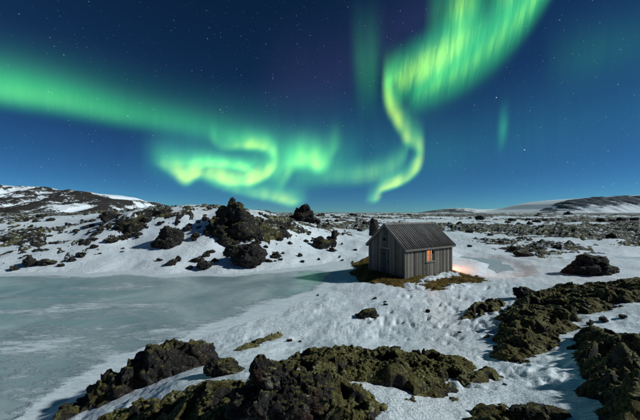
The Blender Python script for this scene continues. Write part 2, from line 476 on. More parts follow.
for px, py, n_, sx_, sy_ in ((540, 375, 30, 45, 22), (480, 322, 70, 60, 26), (430, 315, 55, 70, 24), (460, 296, 16, 40, 8), (440, 405, 18, 40, 10), (600, 300, 12, 20, 6)):
    for _ in range(n_):
        q = P(px + rngd.normal() * sx_ * .6, max(py + rngd.normal() * sy_ * .6, 285), 0.6 if py < 340 else 1.9)
        k_ = 1.0 if py > 340 else rngd.uniform(.7, 1.7)
        DIMPLES.append((q[0], q[1], rngd.uniform(.05, .11) * k_, rngd.uniform(.03, .06) * k_))
for pts_ in ([(560, 400), (545, 372), (530, 358), (508, 348), (490, 335), (470, 318), (445, 305), (415, 296), (392, 290)], [(500, 338), (512, 300), (505, 285), (470, 288)]):
    W_ = [P(a, b, 1.9 if b > 350 else (1.1 if b > 325 else 0.5))[:2] for a, b in pts_]      # a line of footprints up to the hut
    for (ax, ay), (bx_, by_) in zip(W_[:-1], W_[1:]):
        L_ = math.hypot(bx_ - ax, by_ - ay)
        for k_ in range(int(L_ / 0.36)):
            t_ = k_ * 0.36 / L_; sd_ = 0.11 if k_ % 2 else -0.11
            DIMPLES.append((ax + (bx_ - ax) * t_ + sd_ * (by_ - ay) / L_, ay + (by_ - ay) * t_ - sd_ * (bx_ - ax) / L_, rngd.uniform(.09, .13), rngd.uniform(.05, .10)))
def ground(x, y):
    """smooth snow surface"""
    x = np.asarray(x, float); y = np.asarray(y, float)
    b = base(x, y)
    r = np.hypot(x, y)
    lake = sstep(b, -0.02, -0.2)
    wet = 1 - lake
    a = RAD(60); u = x * math.cos(a) + y * math.sin(a); v = -x * math.sin(a) + y * math.cos(a)
    s = b + wet * (0.07 * fbm2(x / 2.2, y / 2.2, 4, 11) + 0.028 * fbm2(u / 2.4, v / 0.55, 4, 21))
    s += wet * (0.5 * fbm2(x / 11, y / 11, 3, 31) * sstep(r, 20, 42) + 0.16 * fbm2(x / 3.6, y / 3.6, 3, 35) * sstep(r, 22, 28) * sstep(r, 90, 50)) + 1.3 * fbm2(x / 70, y / 70, 3, 41) * sstep(r, 55, 160)
    s += wet * 0.06 * fbm2(x / 0.55, y / 0.55, 4, 51, 0.6) * sstep(r, 30, 8) * (0.45 + 0.9 * sstep(fbm2(x / 3.1, y / 3.1, 2, 55), -.2, .35))
    near = r < 20
    if near.any():
        sn = np.zeros(near.sum()); xn, yn = x[near], y[near]
        for dx, dy, rr, dd in DIMPLES:
            d2 = (xn - dx) ** 2 + (yn - dy) ** 2
            k = d2 < (3 * rr) ** 2
            if k.any():
                q = d2[k] / rr ** 2
                sn[k] += -dd * np.exp(-q ** 2) + 0.12 * dd * np.exp(-(np.sqrt(q) - 1.5) ** 2 * 4)
        s[near] += sn * wet[near]
    s -= 0.42 * np.exp(-(seg_dist(x, y, POOL_R) / 1.5) ** 4) + 0.40 * np.exp(-(seg_dist(x, y, POOL_L) / 1.1) ** 4)
    ca, sa = math.cos(HUT_ROT), math.sin(HUT_ROT)
    hx, hy = (x - HUT[0]) * ca + (y - HUT[1]) * sa, -(x - HUT[0]) * sa + (y - HUT[1]) * ca
    k = sstep(np.maximum(np.abs(hx) / 3.2, np.abs(hy) / 2.5), 1.25, 0.95)
    s = s * (1 - k) + 0.10 * k
    return s
def hit(px, py):
    """where the ray through a photo pixel meets the snow surface"""
    t = np.exp(np.linspace(math.log(1.2), math.log(600), 900))
    x, y, z = (px - 320) / FPX * t, t, CAMZ + (HOR - py) / FPX * t
    g = np.maximum(base(x, y), -0.0)
    k = np.nonzero(z < g)[0]
    i = k[0] if len(k) else len(t) - 1
    return float(x[i]), float(y[i]), float(g[i])

def polar(r0, r1, nr, a0, a1, na, coarse=0):
    r = np.exp(np.linspace(math.log(r0), math.log(r1), nr))
    th = np.linspace(a0, a1, na)
    if coarse:
        th = np.concatenate([th, np.linspace(a1, a0 + 2 * math.pi, coarse + 2)[1:-1]])
    Rr, T = np.meshgrid(r, th, indexing='ij')
    return Rr * np.sin(T), Rr * np.cos(T), len(th)

x, y, nc = polar(0.35, 9000, 550, RAD(-56), RAD(56), 650, 50)
zs = ground(x, y)
so = link('snow_field', mesh_np('snow_field', np.stack([x, y, zs], -1).reshape(-1, 3), grid_faces(550, nc, True)), M['snow'])
tag(so, 'wind-packed snow lying over the lava plain', 'snow', kind='structure')

# rough lava under the snow, breaking through it beyond the lake
BIAS = []   # (px, py, z, radius m, amount)
for px, py, z, rad, amt in [(30, 236, 2.0, 5, .3), (50, 263, .4, 3.0, .5), (110, 236, 2.2, 2.6, .25), (90, 247, 1.5, 1.8, .45), (60, 228, 2.8, 6, .25), (150, 228, 2.8, 4, .35),
                            (195, 265, .4, 4, -.5), (110, 262, .4, 4, -.6), (255, 238, 1.8, 3.5, .5), (272, 240, 1.6, 3, .55), (290, 230, 2.4, 5, .6), (315, 226, 2.2, 8, .3), (205, 258, .7, 2.2, .5), (185, 263, .4, 1.6, .5), (20, 250, .9, 3, .35), (75, 240, 1.8, 3, .18), (140, 240, 1.8, 2.5, .2), (310, 258, .5, 4, -.4), (345, 245, .8, 7, -.5), (190, 248, 1.2, 3, -.4),
                            (522, 248, .6, 7, 1.1), (545, 256, .6, 4, .6), (480, 229, 1.2, 12, .42), (600, 228, 1.4, 12, .4), (620, 240, 1.0, 8, .5), (575, 236, 1, 6, .4), (450, 222, 1.4, 20, .06), (350, 222, 1.6, 20, .08), (560, 262, .5, 6, -.8), (460, 248, .6, 7, -.7), (500, 235, .8, 5, -.2), (610, 234, 1.2, 10, .5), (630, 250, .8, 5, -.3), (580, 242, .7, 5, -.4)]:
    q = P(px, py, z); BIAS.append((q[0], q[1], rad, amt))
NR_L, NA_L = 330, 760
x, y, nc = polar(20, 6000, NR_L, RAD(-62), RAD(62), NA_L)
g = ground(x, y); r = np.hypot(x, y)
bias = np.full(x.shape, -0.34) - 2.5 * sstep(r, 24.5, 21)
for bx_, by_, rad, amt in BIAS: bias += amt * 0.8 * np.exp(-((x - bx_) ** 2 + (y - by_) ** 2) / rad ** 2)
bias += 0.22 * sstep(r, 30, 70) + 0.05 * sstep(r, 80, 160) + 0.55 * fbm2(x / 38, y / 38, 3, 61)
amp = 0.50 + 0.008 * np.minimum(r, 110)
rough = 0.55 * fbm2(x / 6.0, y / 6.0, 4, 71, 0.6) + 0.58 * fbm2(x / 2.3, y / 2.3, 5, 81, 0.7, 'r') - 0.16
rough += 0.5 * fbm2(x / 30, y / 30, 3, 91, 0.5) * sstep(r, 60, 200)
L = g + amp * (rough - 0.20 + bias)
L = np.where(L > g, g + (L - g) * 1.15, L)
lo = link('lava_ground', mesh_np('lava_ground', np.stack([x, y, L], -1).reshape(-1, 3), grid_faces(NR_L, nc)), M['lava'])
tag(lo, 'rough mossy lava breaking through the snow across the plain', 'lava field', kind='structure')

# lake ice
xs = np.linspace(-60, 5.2, 220); ys = np.linspace(1.5, 30, 180)
X, Y = np.meshgrid(xs, ys)
bz = base(X, Y)
frost = 0.55 * sstep(bz, -0.22, 0.02) - 0.06
nearshore = sstep(Y - (-0.2 * X), 17, 8)
frost += 0.10 * nearshore + 0.10 * fbm2(X / 6, Y / 6, 3, 5)
Zi = np.zeros_like(X)
me = mesh_np('frozen_lake', np.stack([X, Y, Zi], -1).reshape(-1, 3), grid_faces(180, 220)); fattr(me, 'frost', frost.ravel())
tag(link('frozen_lake', me, M['ice']), 'frozen lake of teal ice streaked with wind-blown frost', 'lake', kind='structure')
xs = np.linspace(9.0, 19, 40); ys = np.linspace(16, 29, 50)
X, Y = np.meshgrid(xs, ys)
me = mesh_np('frozen_pool', np.stack([X, Y, np.zeros_like(X) + 0.02], -1).reshape(-1, 3), grid_faces(50, 40))
tag(link('frozen_pool', me, M['pool']), 'curved grey frozen pool beside the hut', 'pool', kind='structure')

# ------------------------------------------------------------------ mountains
def mountain(name, prof, dist, front, back, label, m, seed, nx=300, ny=90, bare=None, cliff=0.5, rel=0.12):
    """prof: skyline (px, py); the crest stands at the given distance, slopes fall to the plain in front and behind"""
    px = np.linspace(prof[0][0], prof[-1][0], nx)
    py = np.interp(px, [a for a, _ in prof], [b for _, b in prof])
    hgt = (HOR - py) / FPX * dist + CAMZ
    cx = (px - 320) / FPX * dist
    t = np.linspace(-1, 1, ny)
    T, CX = np.meshgrid(t, cx, indexing='ij'); H = np.broadcast_to(hgt, T.shape)
    X = CX; Yw = dist + np.where(T < 0, T * front, T * back)
    prof_t = np.where(T < 0, (1 - sstep(-T, 0.0, 1.0)) ** cliff, 1 - 0.9 * sstep(T, 0.3, 1))
    gl = fbm2(X / (front * .14), Yw / (front * .7), 5, seed, 0.55, 'r')
    nz = fbm2(X / (front * .4), Yw / (front * .4), 5, seed + 9, 0.6)
    env = np.clip(-T * 4, 0, 1) * np.clip((1 + T) * 5, 0, 1)
    Z = np.maximum(H, 1) * (prof_t + env * rel * (gl * 1.2 + nz * 0.8))
    Z = np.maximum(Z, 0) - 2 + 0.02 * H * nz
    Z[0] = -5; Z[-1] = -5
    me = mesh_np(name, np.stack([X, Yw, Z], -1).reshape(-1, 3), grid_faces(ny, nx))
    bv = np.zeros(T.shape)
    if bare is not None: bv = bare(T, (CX - cx[0]) / (cx[-1] - cx[0]), gl, nz)
    fattr(me, 'bare', bv.ravel())
    return tag(link(name, me, m), label, 'mountain', kind='structure')
M['mtl'] = mountain_mat('left_hill', 0.0, 2.2); M['mtr'] = mountain_mat('mesa', 0.08, 0.6, ((0.05, 0.06, 0.075), (0.10, 0.115, 0.135)))  # mesa rock made paler and bluer: distance haze put into its colour
mountain('mountain', [(-330, 205), (-180, 178), (-60, 178), (0, 184.5), (20, 187.5), (55, 189), (75, 192), (90, 193), (97, 192.5), (104, 194), (112, 195), (118, 198.5), (126, 199), (134, 200), (140, 205), (148, 210), (160, 214)],
         620, 260, 240, 'low snowy hill with a dark craggy shoulder behind the lava bank', M['mtl'], 201,
         bare=lambda T, U, gl, nz: -0.10 - 0.30 * sstep(-T, 0.22, 0.0) + 0.12 * sstep(U, 0.84, 0.90) + 0.26 * sstep(U, 0.885, 0.92) * sstep(-T, 0.35, 0.0) + 0.34 * gl, cliff=0.9, rel=0.16)
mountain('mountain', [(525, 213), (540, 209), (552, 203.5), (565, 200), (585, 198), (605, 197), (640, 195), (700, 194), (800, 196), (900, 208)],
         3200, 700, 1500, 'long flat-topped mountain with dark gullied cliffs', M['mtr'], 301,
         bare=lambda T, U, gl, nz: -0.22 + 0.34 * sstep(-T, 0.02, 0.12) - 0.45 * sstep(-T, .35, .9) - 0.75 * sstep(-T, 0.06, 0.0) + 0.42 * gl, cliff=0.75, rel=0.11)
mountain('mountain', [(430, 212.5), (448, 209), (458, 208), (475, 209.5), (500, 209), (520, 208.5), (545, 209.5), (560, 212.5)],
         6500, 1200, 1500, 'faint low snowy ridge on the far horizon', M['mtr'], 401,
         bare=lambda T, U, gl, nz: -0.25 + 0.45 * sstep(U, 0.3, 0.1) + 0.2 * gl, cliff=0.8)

# ------------------------------------------------------------------ rocks
_ICO = {}
def ico(sub):
    if sub not in _ICO:
        bm = bmesh.new(); bmesh.ops.create_icosphere(bm, subdivisions=sub, radius=1.0)
        _ICO[sub] = (np.array([v.co[:] for v in bm.verts]), np.array([[v.index for v in f.verts] for f in bm.faces])); bm.free()
    return _ICO[sub]
def chunk(seed, size, sub=4, facets=16, rough=1.0):
    """one broken lava block: faceted body, cracks, clinker roughness"""
    rs = np.random.RandomState(seed)
    V, Fc = ico(sub)
    N = rs.normal(size=(facets, 3)); N /= np.linalg.norm(N, axis=1)[:, None]
    D = rs.uniform(0.62, 1.0, facets)
    c = np.maximum(V @ N.T, 0.04)
    rr = np.minimum((D / c).min(1), 1.25)
    p = V * rr[:, None]
    sz = np.asarray(size, float); q = p * sz / sz.max() * 1.15 + rs.uniform(-50, 50, 3)
    f1, f2, cid = worley3(q * 2.3 + 0.25 * np.stack([fbm3(q * 3, 2, 60), fbm3(q * 3 + 9, 2, 61), fbm3(q * 3 - 9, 2, 62)], 1), seed % 97)
    g1, g2, cid2 = worley3(q * 5.2, seed % 91 + 1)
    d = 0.20 * fbm3(q * 1.5, 3, seed % 89) + 0.11 * fbm3(q * 3.6, 4, seed % 83 + 3, 0.6, 'r') + 0.05 * fbm3(q * 11, 3, seed % 79 + 5)
    d += 0.20 * (cid - 0.5) + 0.09 * (cid2 - 0.5)
    d -= 0.11 * np.exp(-((f2 - f1) / 0.08) ** 2)
    p = p + V * (d * rough)[:, None]
    return p * np.asarray(size) / 2, Fc
def rotz(V, a):
    c, s = math.cos(a), math.sin(a)
    return np.stack([V[:, 0] * c - V[:, 1] * s, V[:, 0] * s + V[:, 1] * c, V[:, 2]], 1)
def rock_mesh(name, seed, parts, sub=4, rough=1.15):
    """parts: (dx, dy, zbase, w, depth, h[, tilt]) blocks grown into one mass"""
    Vs, Fs, off = [], [], 0
    for i, q in enumerate(parts):
        dx, dy, zb, w, dp, h = q[:6]
        V, Fc = chunk(seed * 13 + i * 7, (w, dp, h), sub, 14 + (seed + i) % 6, rough)
        if len(q) > 6:
            c, s = math.cos(q[6]), math.sin(q[6])
            V = np.stack([V[:, 0] * c - V[:, 2] * s, V[:, 1], V[:, 0] * s + V[:, 2] * c], 1)
        V = rotz(V, (seed * 1.7 + i * 2.1) % 0.6 - 0.3) + (dx, dy, zb + h * 0.38)
        Vs.append(V); Fs.append(Fc + off); off += len(V)
    return mesh_np(name, np.concatenate(Vs), np.concatenate(Fs))
def rock(name, bx, by, w, h, seed, label, m='rock', parts=None, sub=4, group=None, dep=0.8, cat='rock', rough=1.0):
    """a rock whose foot shows at pixel (bx, by); w, h are its size in photo pixels, turned into metres by its distance on the ground"""
    x, y, z = hit(bx, by)
    k = y / FPX
    W, H = w * k, h * k
    if parts is None: parts = [(0, 0, 0, 1, dep, 1)]
    pp = [(a * W, b * W, c * H, d * W, e * W, f * H * 1.05, *t) for a, b, c, d, e, f, *t in parts]
    zg = float(ground(np.array([x]), np.array([y + 0.35 * dep * W]))[0])
    o = link(name, rock_mesh(name, seed, pp, sub, rough), M[m], loc=(x, y + 0.35 * dep * W, min(z, zg + 0.08 * H) - 0.06 * H))
    return tag(o, label, cat, group)

rock('lava_crag', 228, 244, 58, 50, 5, 'tall craggy brown lava pinnacle topping the snowy bank across the lake', 'crag',
     [(-.2, 0, 0, .5, .6, .5), (.1, 0, 0, .6, .6, .48), (.34, -.05, 0, .46, .5, .36, .2), (-.12, .03, .28, .4, .42, .5, .1), (.1, .02, .3, .42, .42, .52, -.15), (-.04, .03, .55, .2, .24, .42), (.08, .02, .56, .2, .22, .38), (.24, .02, .3, .26, .3, .4, .3), (-.27, .02, .25, .26, .3, .36, -.2), (-.4, -.05, 0, .3, .35, .32), (.18, -.15, .1, .36, .35, .4), (-.1, -.18, .05, .4, .35, .4), (.48, 0, 0, .25, .3, .2)], 4, cat='crag', rough=1.35)
rock('lava_boulder', 165, 250, 31, 30, 8, 'leaning black boulder alone on the snow bank between two outcrops', 'rock',
     [(0, 0, 0, .95, .8, .62, .3), (.02, 0, .35, .7, .6, .55, -.2), (-.28, -.05, 0, .45, .5, .45)], 5, cat='boulder')
rock('lava_boulder', 241, 269, 36, 30, 11, 'rounded black boulder at the lake edge below the tall pinnacle', 'rock',
     [(.08, 0, 0, .85, .8, .8), (-.18, .1, .35, .6, .6, .55, .2), (.22, .1, .5, .4, .4, .4)], 5, cat='boulder')
rock('lava_boulder', 224, 247, 20, 12, 17, 'flat dark rock shelf wedged above the rounded lakeside boulder', 'crag', [(0, 0, 0, 1, .7, .9), (.4, 0, 0, .5, .5, .6)], cat='boulder')
rock('lava_boulder', 303, 222, 30, 20, 23, 'dark angular outcrop on the bank crest, sloping down towards the hut', 'rock',
     [(-.05, 0, 0, .7, .7, .8, -.2), (.05, 0, .45, .4, .45, .6), (.35, -.1, -.2, .5, .5, .6, -.5), (-.4, .1, 0, .5, .5, .45)], 5, cat='boulder')
rock('lava_boulder', 322, 249, 17, 15, 29, 'broken mossy boulder on the open snow between pinnacle and hut', 'crag', [(0, 0, 0, 1, .8, .8), (-.2, 0, .3, .5, .5, .6)], cat='boulder')
rock('lava_boulder', 333, 247, 9, 19, 31, 'narrow upright black stone beside the broken mossy boulder', 'rock', [(0, 0, 0, 1, .9, .75, .2), (.1, 0, .4, .7, .7, .6)], cat='boulder')
rock('lava_boulder', 605, 276, 50, 21, 37, 'wide dark pyramid-shaped boulder on snow beyond the mossy ridge', 'rock',
     [(-.32, 0, 0, .36, .4, .42), (-.12, -.05, 0, .42, .45, .6), (.1, -.06, 0, .45, .45, .66), (.34, 0, 0, .4, .4, .46), (-.04, .05, .38, .34, .36, .6), (.16, .05, .3, .34, .36, .58), (-.2, .05, .2, .3, .3, .5), (.3, .08, .2, .3, .3, .4), (.02, -.18, 0, .4, .3, .35), (-.42, .05, 0, .25, .3, .25)], 4, cat='boulder', rough=1.2)
rock('lava_boulder', 374, 236, 11, 20, 41, 'upright black rock standing just behind the hut gable', 'rock', [(0, 0, 0, 1, .9, .8), (.05, 0, .4, .7, .7, .6)], cat='boulder')
rock('lava_boulder', 108, 222, 24, 12, 43, 'dark knobbly rock on the bank crest below the hill', 'rock', [(0, 0, 0, .9, .7, .9), (.3, 0, 0, .6, .6, .7), (-.1, 0, .4, .5, .5, .6)], cat='boulder')
rock('lava_boulder', 120, 233, 30, 14, 47, 'broad mossy hump on the bank under the knobbly rock', 'crag', [(0, 0, 0, 1, .6, .9), (.3, .05, 0, .6, .5, .9), (-.35, 0, 0, .5, .5, .6)], cat='boulder')
rock('lava_boulder', 162, 216, 16, 9, 53, 'small dark crest rock standing against the sky past the hill', 'rock', [(0, 0, 0, 1, .8, .9), (-.3, 0, 0, .6, .6, .6)], cat='boulder')
rock('lava_boulder', 530, 300, 24, 13, 59, 'square black lava block at the tip of the mossy ridge', 'rock', [(0, 0, 0, 1, .8, .95)], 5, cat='boulder')
rock('lava_boulder', 540, 424, 44, 20, 61, 'low black rock in the trampled snow below the mossy ridge', 'near', [(0, 0, 0, 1, .7, .9), (.4, 0, 0, .7, .6, .8)], 5, cat='boulder')
rock('lava_boulder', 368, 319, 20, 10, 67, 'small mossy boulder alone on the snow slope before the hut', 'crag', [(0, 0, 0, .8, .7, .95), (.35, 0, 0, .5, .5, .5), (-.35, .1, 0, .5, .5, .4)], cat='boulder')
rock('lava_boulder', 396, 352, 11, 6, 71, 'little dark rock on the snow just past the mossy mound crest', 'rock', [(0, 0, 0, 1, .8, .9)], cat='rock')
rock('lava_boulder', 222, 376, 36, 17, 73, 'low dark boulder between the long slab and the mossy mound', 'slab', [(0, 0, 0, 1, .7, .9), (-.3, 0, 0, .6, .6, .8)], 5, cat='boulder')

# the long slab rock at the water's edge
Vs, Fs, off = [], [], 0
SLAB = [(-5.05, 6.05, 0.05, 1.2, .9, .9), (-4.55, 6.2, 0.30, 1.3, .9, 1.25), (-4.1, 6.35, 0.52, 1.2, .9, 1.35), (-3.65, 6.5, 0.74, 1.2, .9, 1.35), (-3.3, 6.65, 0.90, 1.0, .85, 1.25), (-2.98, 6.75, 1.04, .75, .75, 1.05), (-3.8, 6.2, 0.3, 1.5, .7, 1.0), (-2.75, 6.7, 0.75, .7, .6, .9), (-4.7, 6.0, 0.05, 1.2, .6, .8), (-3.2, 6.4, .6, .8, .6, .9)]
for i, (ax, ay, az, w, dp, h) in enumerate(SLAB):
    V, Fc = chunk(1312 + i * 11, (w, dp, h), 5, 16, 0.95)
    t = 0.42
    V = np.stack([V[:, 0] * math.cos(t) - V[:, 2] * math.sin(t), V[:, 1], V[:, 0] * math.sin(t) + V[:, 2] * math.cos(t)], 1)
    Vs.append(rotz(V, 0.3) + (ax, ay, az)); Fs.append(Fc + off); off += len(V)
tag(link('lava_slab', mesh_np('lava_slab', np.concatenate(Vs), np.concatenate(Fs)), M['slab']),
    'long tilted brown lava slab rising from the lake ice', 'slab')
# dark lichen-spotted rock in the near mound
rock('lava_rock', 285, 432, 92, 66, 83, 'dark reddish rock spotted with white lichen in the mossy mound', 'near',
     [(-.05, 0, 0, .8, .6, .62), (-.25, .1, .42, .36, .36, .5), (-.08, .12, .36, .3, .3, .46), (.16, .1, .2, .46, .42, .52), (.42, .1, 0, .5, .5, .55), (-.45, .05, 0, .5, .5, .5), (.1, -.12, .1, .4, .35, .5), (-.3, -.15, .05, .45, .4, .5), (.3, -.05, .25, .3, .3, .3)], 5, cat='rock', rough=1.1)

# ------------------------------------------------------------------ mossy lava outcrops
def in_poly(x, y, poly):
    """signed distance to a polygon (positive inside)"""
    ins = np.zeros(x.shape, bool); d = np.full(x.shape, 1e9)
    n = len(poly)
    for i in range(n):
        ax, ay = poly[i]; bx_, by_ = poly[(i + 1) % n]
        c = ((ay > y) != (by_ > y)) & (x < (bx_ - ax) * (y - ay) / (by_ - ay + 1e-12) + ax)
        ins ^= c
    d = seg_dist(x, y, list(poly) + [poly[0]])
    return np.where(ins, d, -d)
def outcrop(name, pix, hgt, edge, res, seed, label, m='moss', lump=0.07, ls=0.35, craggy=0.0, holes=(), cat='outcrop', world=None, open_=1.0, tufts=0, tuft_r=0.03):
    poly = world or [hit(a, b)[:2] for a, b in pix]
    xs_ = [p[0] for p in poly]; ys_ = [p[1] for p in poly]
    e = 0.5
    gx = np.arange(min(xs_) - e, max(xs_) + e, res); gy = np.arange(min(ys_) - e, max(ys_) + e, res)
    X, Y = np.meshgrid(gx, gy)
    wx = X + 0.5 * edge * fbm2(X / .9, Y / .9, 4, seed); wy = Y + 0.5 * edge * fbm2(X / .9, Y / .9, 4, seed + 7)
    sd = in_poly(wx, wy, poly)
    G = ground(X, Y)
    lift = np.clip(sd / edge, -1, 1)
    prof = np.where(lift > 0, np.clip(lift, 0, 1) ** 0.6, lift * 1.2)
    gap = fbm2(X / (ls * 2.4), Y / (ls * 2.4), 4, seed + 41)
    prof = prof - 1.9 * sstep(gap, 0.08, 0.30) * open_
    for hx, hy, hr, hd in holes:
        q = hit(hx, hy); rr = hr * q[1] / FPX
        dd = ((X - q[0]) ** 2 / rr ** 2 + (Y - q[1]) ** 2 / (rr * 0.8) ** 2)
        prof = prof - hd * np.exp(-dd ** 2 + 0.8 * fbm2(X / .4, Y / .4, 3, seed + 31) * np.exp(-dd))
    big = fbm2(X / (ls * 3.2), Y / (ls * 3.2), 3, seed + 13)
    Z = G + hgt * prof * (1 + 0.7 * big)
    qx, qy = X + .4 * ls * fbm2(X / ls, Y / ls, 2, seed + 17), Y + .4 * ls * fbm2(X / ls + 7, Y / ls, 2, seed + 18)
    bub = lambda s_, sd_: np.sqrt(np.clip(1 - (worley2(qx / s_, qy / s_, sd_) / .85) ** 2, 0, 1)) - .6
    cush = 1.2 * bub(ls, seed % 50) + 0.6 * bub(ls * .42, seed % 50 + 3) + 0.42 * bub(ls * .18, seed % 50 + 5)
    Z += lump * cush + lump * 0.35 * fbm2(X / (ls * .22), Y / (ls * .22), 3, seed + 19, 0.6)
    blk = worley2(qx / (ls * 1.1), qy / (ls * 1.1), seed % 40 + 9, True)[1]
    Z += (0.5 * craggy + 0.02) * (blk - 0.5) * 1.6 * sstep(fbm2(X / .8, Y / .8, 2, seed + 51), -.1, .3)
    if craggy: Z += craggy * np.maximum(0, fbm2(X / (ls * 1.3), Y / (ls * 1.3), 4, seed + 23, 0.5)) * np.clip(prof + .2, 0, 1)
    DX = lump * 0.9 * fbm2(X / (ls * .7) + 5, Y / (ls * .7), 3, seed + 27); DY = lump * 0.9 * fbm2(X / (ls * .7), Y / (ls * .7) + 9, 3, seed + 29)
    V = np.stack([X + DX, Y + DY, Z], -1).reshape(-1, 3)
    Fq = grid_faces(len(gy), len(gx))
    keep = ((Z - G).ravel()[Fq] > -0.12).any(1)
    Fq = Fq[keep]
    u, inv = np.unique(Fq, return_inverse=True)
    me = mesh_np(name, V[u], inv.reshape(-1, 4))
    oc = tag(link(name, me, M[m]), label, cat)
    if tufts:                                        # moss cushions too many to count, sitting on the outcrop
        rs_ = np.random.RandomState(seed)
        ok_ = np.nonzero(((Z - G).ravel() > 0.02) & (fbm2(X / .7, Y / .7, 3, seed + 61).ravel() > -0.12))[0]
        pk = rs_.choice(ok_, tufts); c0 = V[pk]
        rad = tuft_r * np.exp(rs_.normal(0, .35, tufts))
        Vi, Fi = ico(1)
        jit = 1 + 0.22 * rs_.normal(size=(tufts, len(Vi), 1))
        VV = Vi[None] * jit * (rad[:, None, None] * np.array([1, 1, .5])) + (c0 - np.stack([0 * rad, 0 * rad, .22 * rad], 1))[:, None]
        FF = Fi[None] + (np.arange(tufts) * len(Vi))[:, None, None]
        mc = link('moss_cushions', mesh_np('moss_cushions', VV.reshape(-1, 3), FF.reshape(-1, 3)), M['cushion'], oc); mc['kind'] = 'stuff'
    return oc
outcrop('mossy_outcrop', [(232, 440), (235, 398), (258, 380), (285, 367), (318, 358), (350, 354), (395, 356), (440, 361), (478, 369), (470, 380), (445, 393), (418, 392), (398, 402), (382, 412), (385, 440)],
        0.13, 0.25, 0.014, 501, 'broad mound of olive moss cushions with a snow pocket in it', 'moss', 0.05, 0.22, 0.10, holes=[(366, 392, 30, 4.5), (425, 410, 18, 2.5)], tufts=4600, tuft_r=.019)
outcrop('mossy_outcrop', [(70, 450), (108, 424), (140, 411), (172, 400), (208, 388), (240, 384), (252, 392), (240, 440)],
        0.14, 0.3, 0.016, 541, 'sloping moss bank between the long slab and the lichen-spotted rock', 'moss', 0.05, 0.24, 0.12, holes=[(150, 416, 12, 1.8), (222, 400, 12, 1.9)], tufts=2200, tuft_r=.019)
outcrop('mossy_outcrop', [(487, 362), (496, 350), (496, 335), (503, 316), (518, 305), (535, 294), (570, 288), (610, 287), (660, 285), (660, 302), (612, 307), (592, 314), (582, 324), (562, 333), (550, 347), (528, 355), (505, 366)],
        0.20, 0.45, 0.03, 581, 'long mossy lava ridge running down to the trampled snow', 'moss', 0.085, 0.40, 0.25, tufts=3800, tuft_r=.033)
outcrop('mossy_outcrop', [(578, 336), (600, 333), (622, 343), (660, 348), (670, 440), (612, 440), (600, 405), (586, 380), (577, 355)],
        0.24, 0.32, 0.018, 621, 'steep dark lava outcrop with a moss cap beside the footprints', 'mossdark', 0.06, 0.26, 0.15, tufts=1800, tuft_r=.020)
outcrop('mossy_outcrop', [(462, 320), (470, 310), (488, 304), (503, 303), (503, 310), (480, 317)], 0.22, 0.25, 0.03, 661, 'small moss hummock between the hut and the long ridge', 'moss', 0.05, 0.3, 0.1)
outcrop('lava_ledge', [(234, 351), (246, 345), (258, 341), (270, 336), (284, 334), (280, 338), (266, 342), (258, 347), (244, 351)], 0.11, 0.24, 0.018, 681, 'thin dark rock ledge barely breaking the smooth snow slope', 'mossdark', 0.03, 0.25, 0.08, cat='ledge')
outcrop('mossy_outcrop', [(470, 377), (484, 373), (500, 376), (492, 381), (474, 383)], 0.10, 0.15, 0.02, 691, 'little brown moss hump at the end of the mossy mound', 'moss', 0.04, 0.25, 0.05)
outcrop('mossy_outcrop', [(478, 412), (500, 408), (512, 420), (505, 440), (476, 440)], 0.10, 0.18, 0.016, 699, 'small moss hump in the trampled snow beside the low black rock', 'moss', 0.05, 0.25, 0.05)
outcrop('mossy_outcrop', [(590, 292), (615, 283), (650, 281), (650, 290), (620, 293)], 0.18, 0.35, 0.035, 707, 'flat moss strip in front of the pyramid-shaped boulder', 'mossdark', 0.08, 0.4, 0.15)

# ------------------------------------------------------------------ scattered rocks
protos = [rock_mesh('lava_rock_%d' % i, 900 + i * 5, [(0, 0, 0, .9, .75, .75), (random.uniform(-.35, .35), .05, .1, .6, .6, .75, random.uniform(-.5, .5)), (random.uniform(-.5, .5), random.uniform(-.3, .3), 0, .5, .5, .5)][:1 + i % 3], 4, 1.35) for i in range(8)]
for p_ in protos: p_.materials.append(M['rock'])
def scatter(px, py, wpx, label, group):
    if group == G1[1]:
        if px < 100: label, group = 'small black lava rock on the snow bank below the snowy hill', 'loose rocks below the snowy hill'
        elif px < 190: label, group = 'small black lava rock on the bank near the leaning black boulder', 'loose rocks near the leaning boulder'
        elif px < 285: label, group = 'small black lava rock on the snow around the tall pinnacle', 'loose rocks around the tall pinnacle'
        else: label, group = 'small black lava rock on the snow near the broken mossy boulder', 'loose rocks near the broken mossy boulder'
    elif group == G2[1]:
        if px < 470: label, group = 'small dark lava rock on the snow plain straight behind the hut', 'loose rocks behind the hut'
        elif px > 550: label, group = 'small dark lava rock on the plain before the flat-topped mountain', 'loose rocks before the flat-topped mountain'
        else: label, group = 'small dark lava rock on the plain past the frozen pool', 'loose rocks past the frozen pool'
    x, y, z = hit(px, py)
    if y > 500: return
    z = float(ground(np.array([x]), np.array([y]))[0])
    o = bpy.data.objects.new('lava_rock', random.choice(protos)); COL.objects.link(o)
    s = wpx * y / FPX
    o.scale = (s * random.uniform(.85, 1.2), s * random.uniform(.8, 1.1), s * random.uniform(.5, .9))
    o.rotation_euler = (random.uniform(-.2, .2), random.uniform(-.2, .2), random.uniform(0, 6.28))
    o.location = (x, y, z - 0.08 * s)
    tag(o, label, 'rock', group)
G1 = ('small black lava rock poking out of the snow bank across the lake', 'loose rocks on the snow bank across the lake')
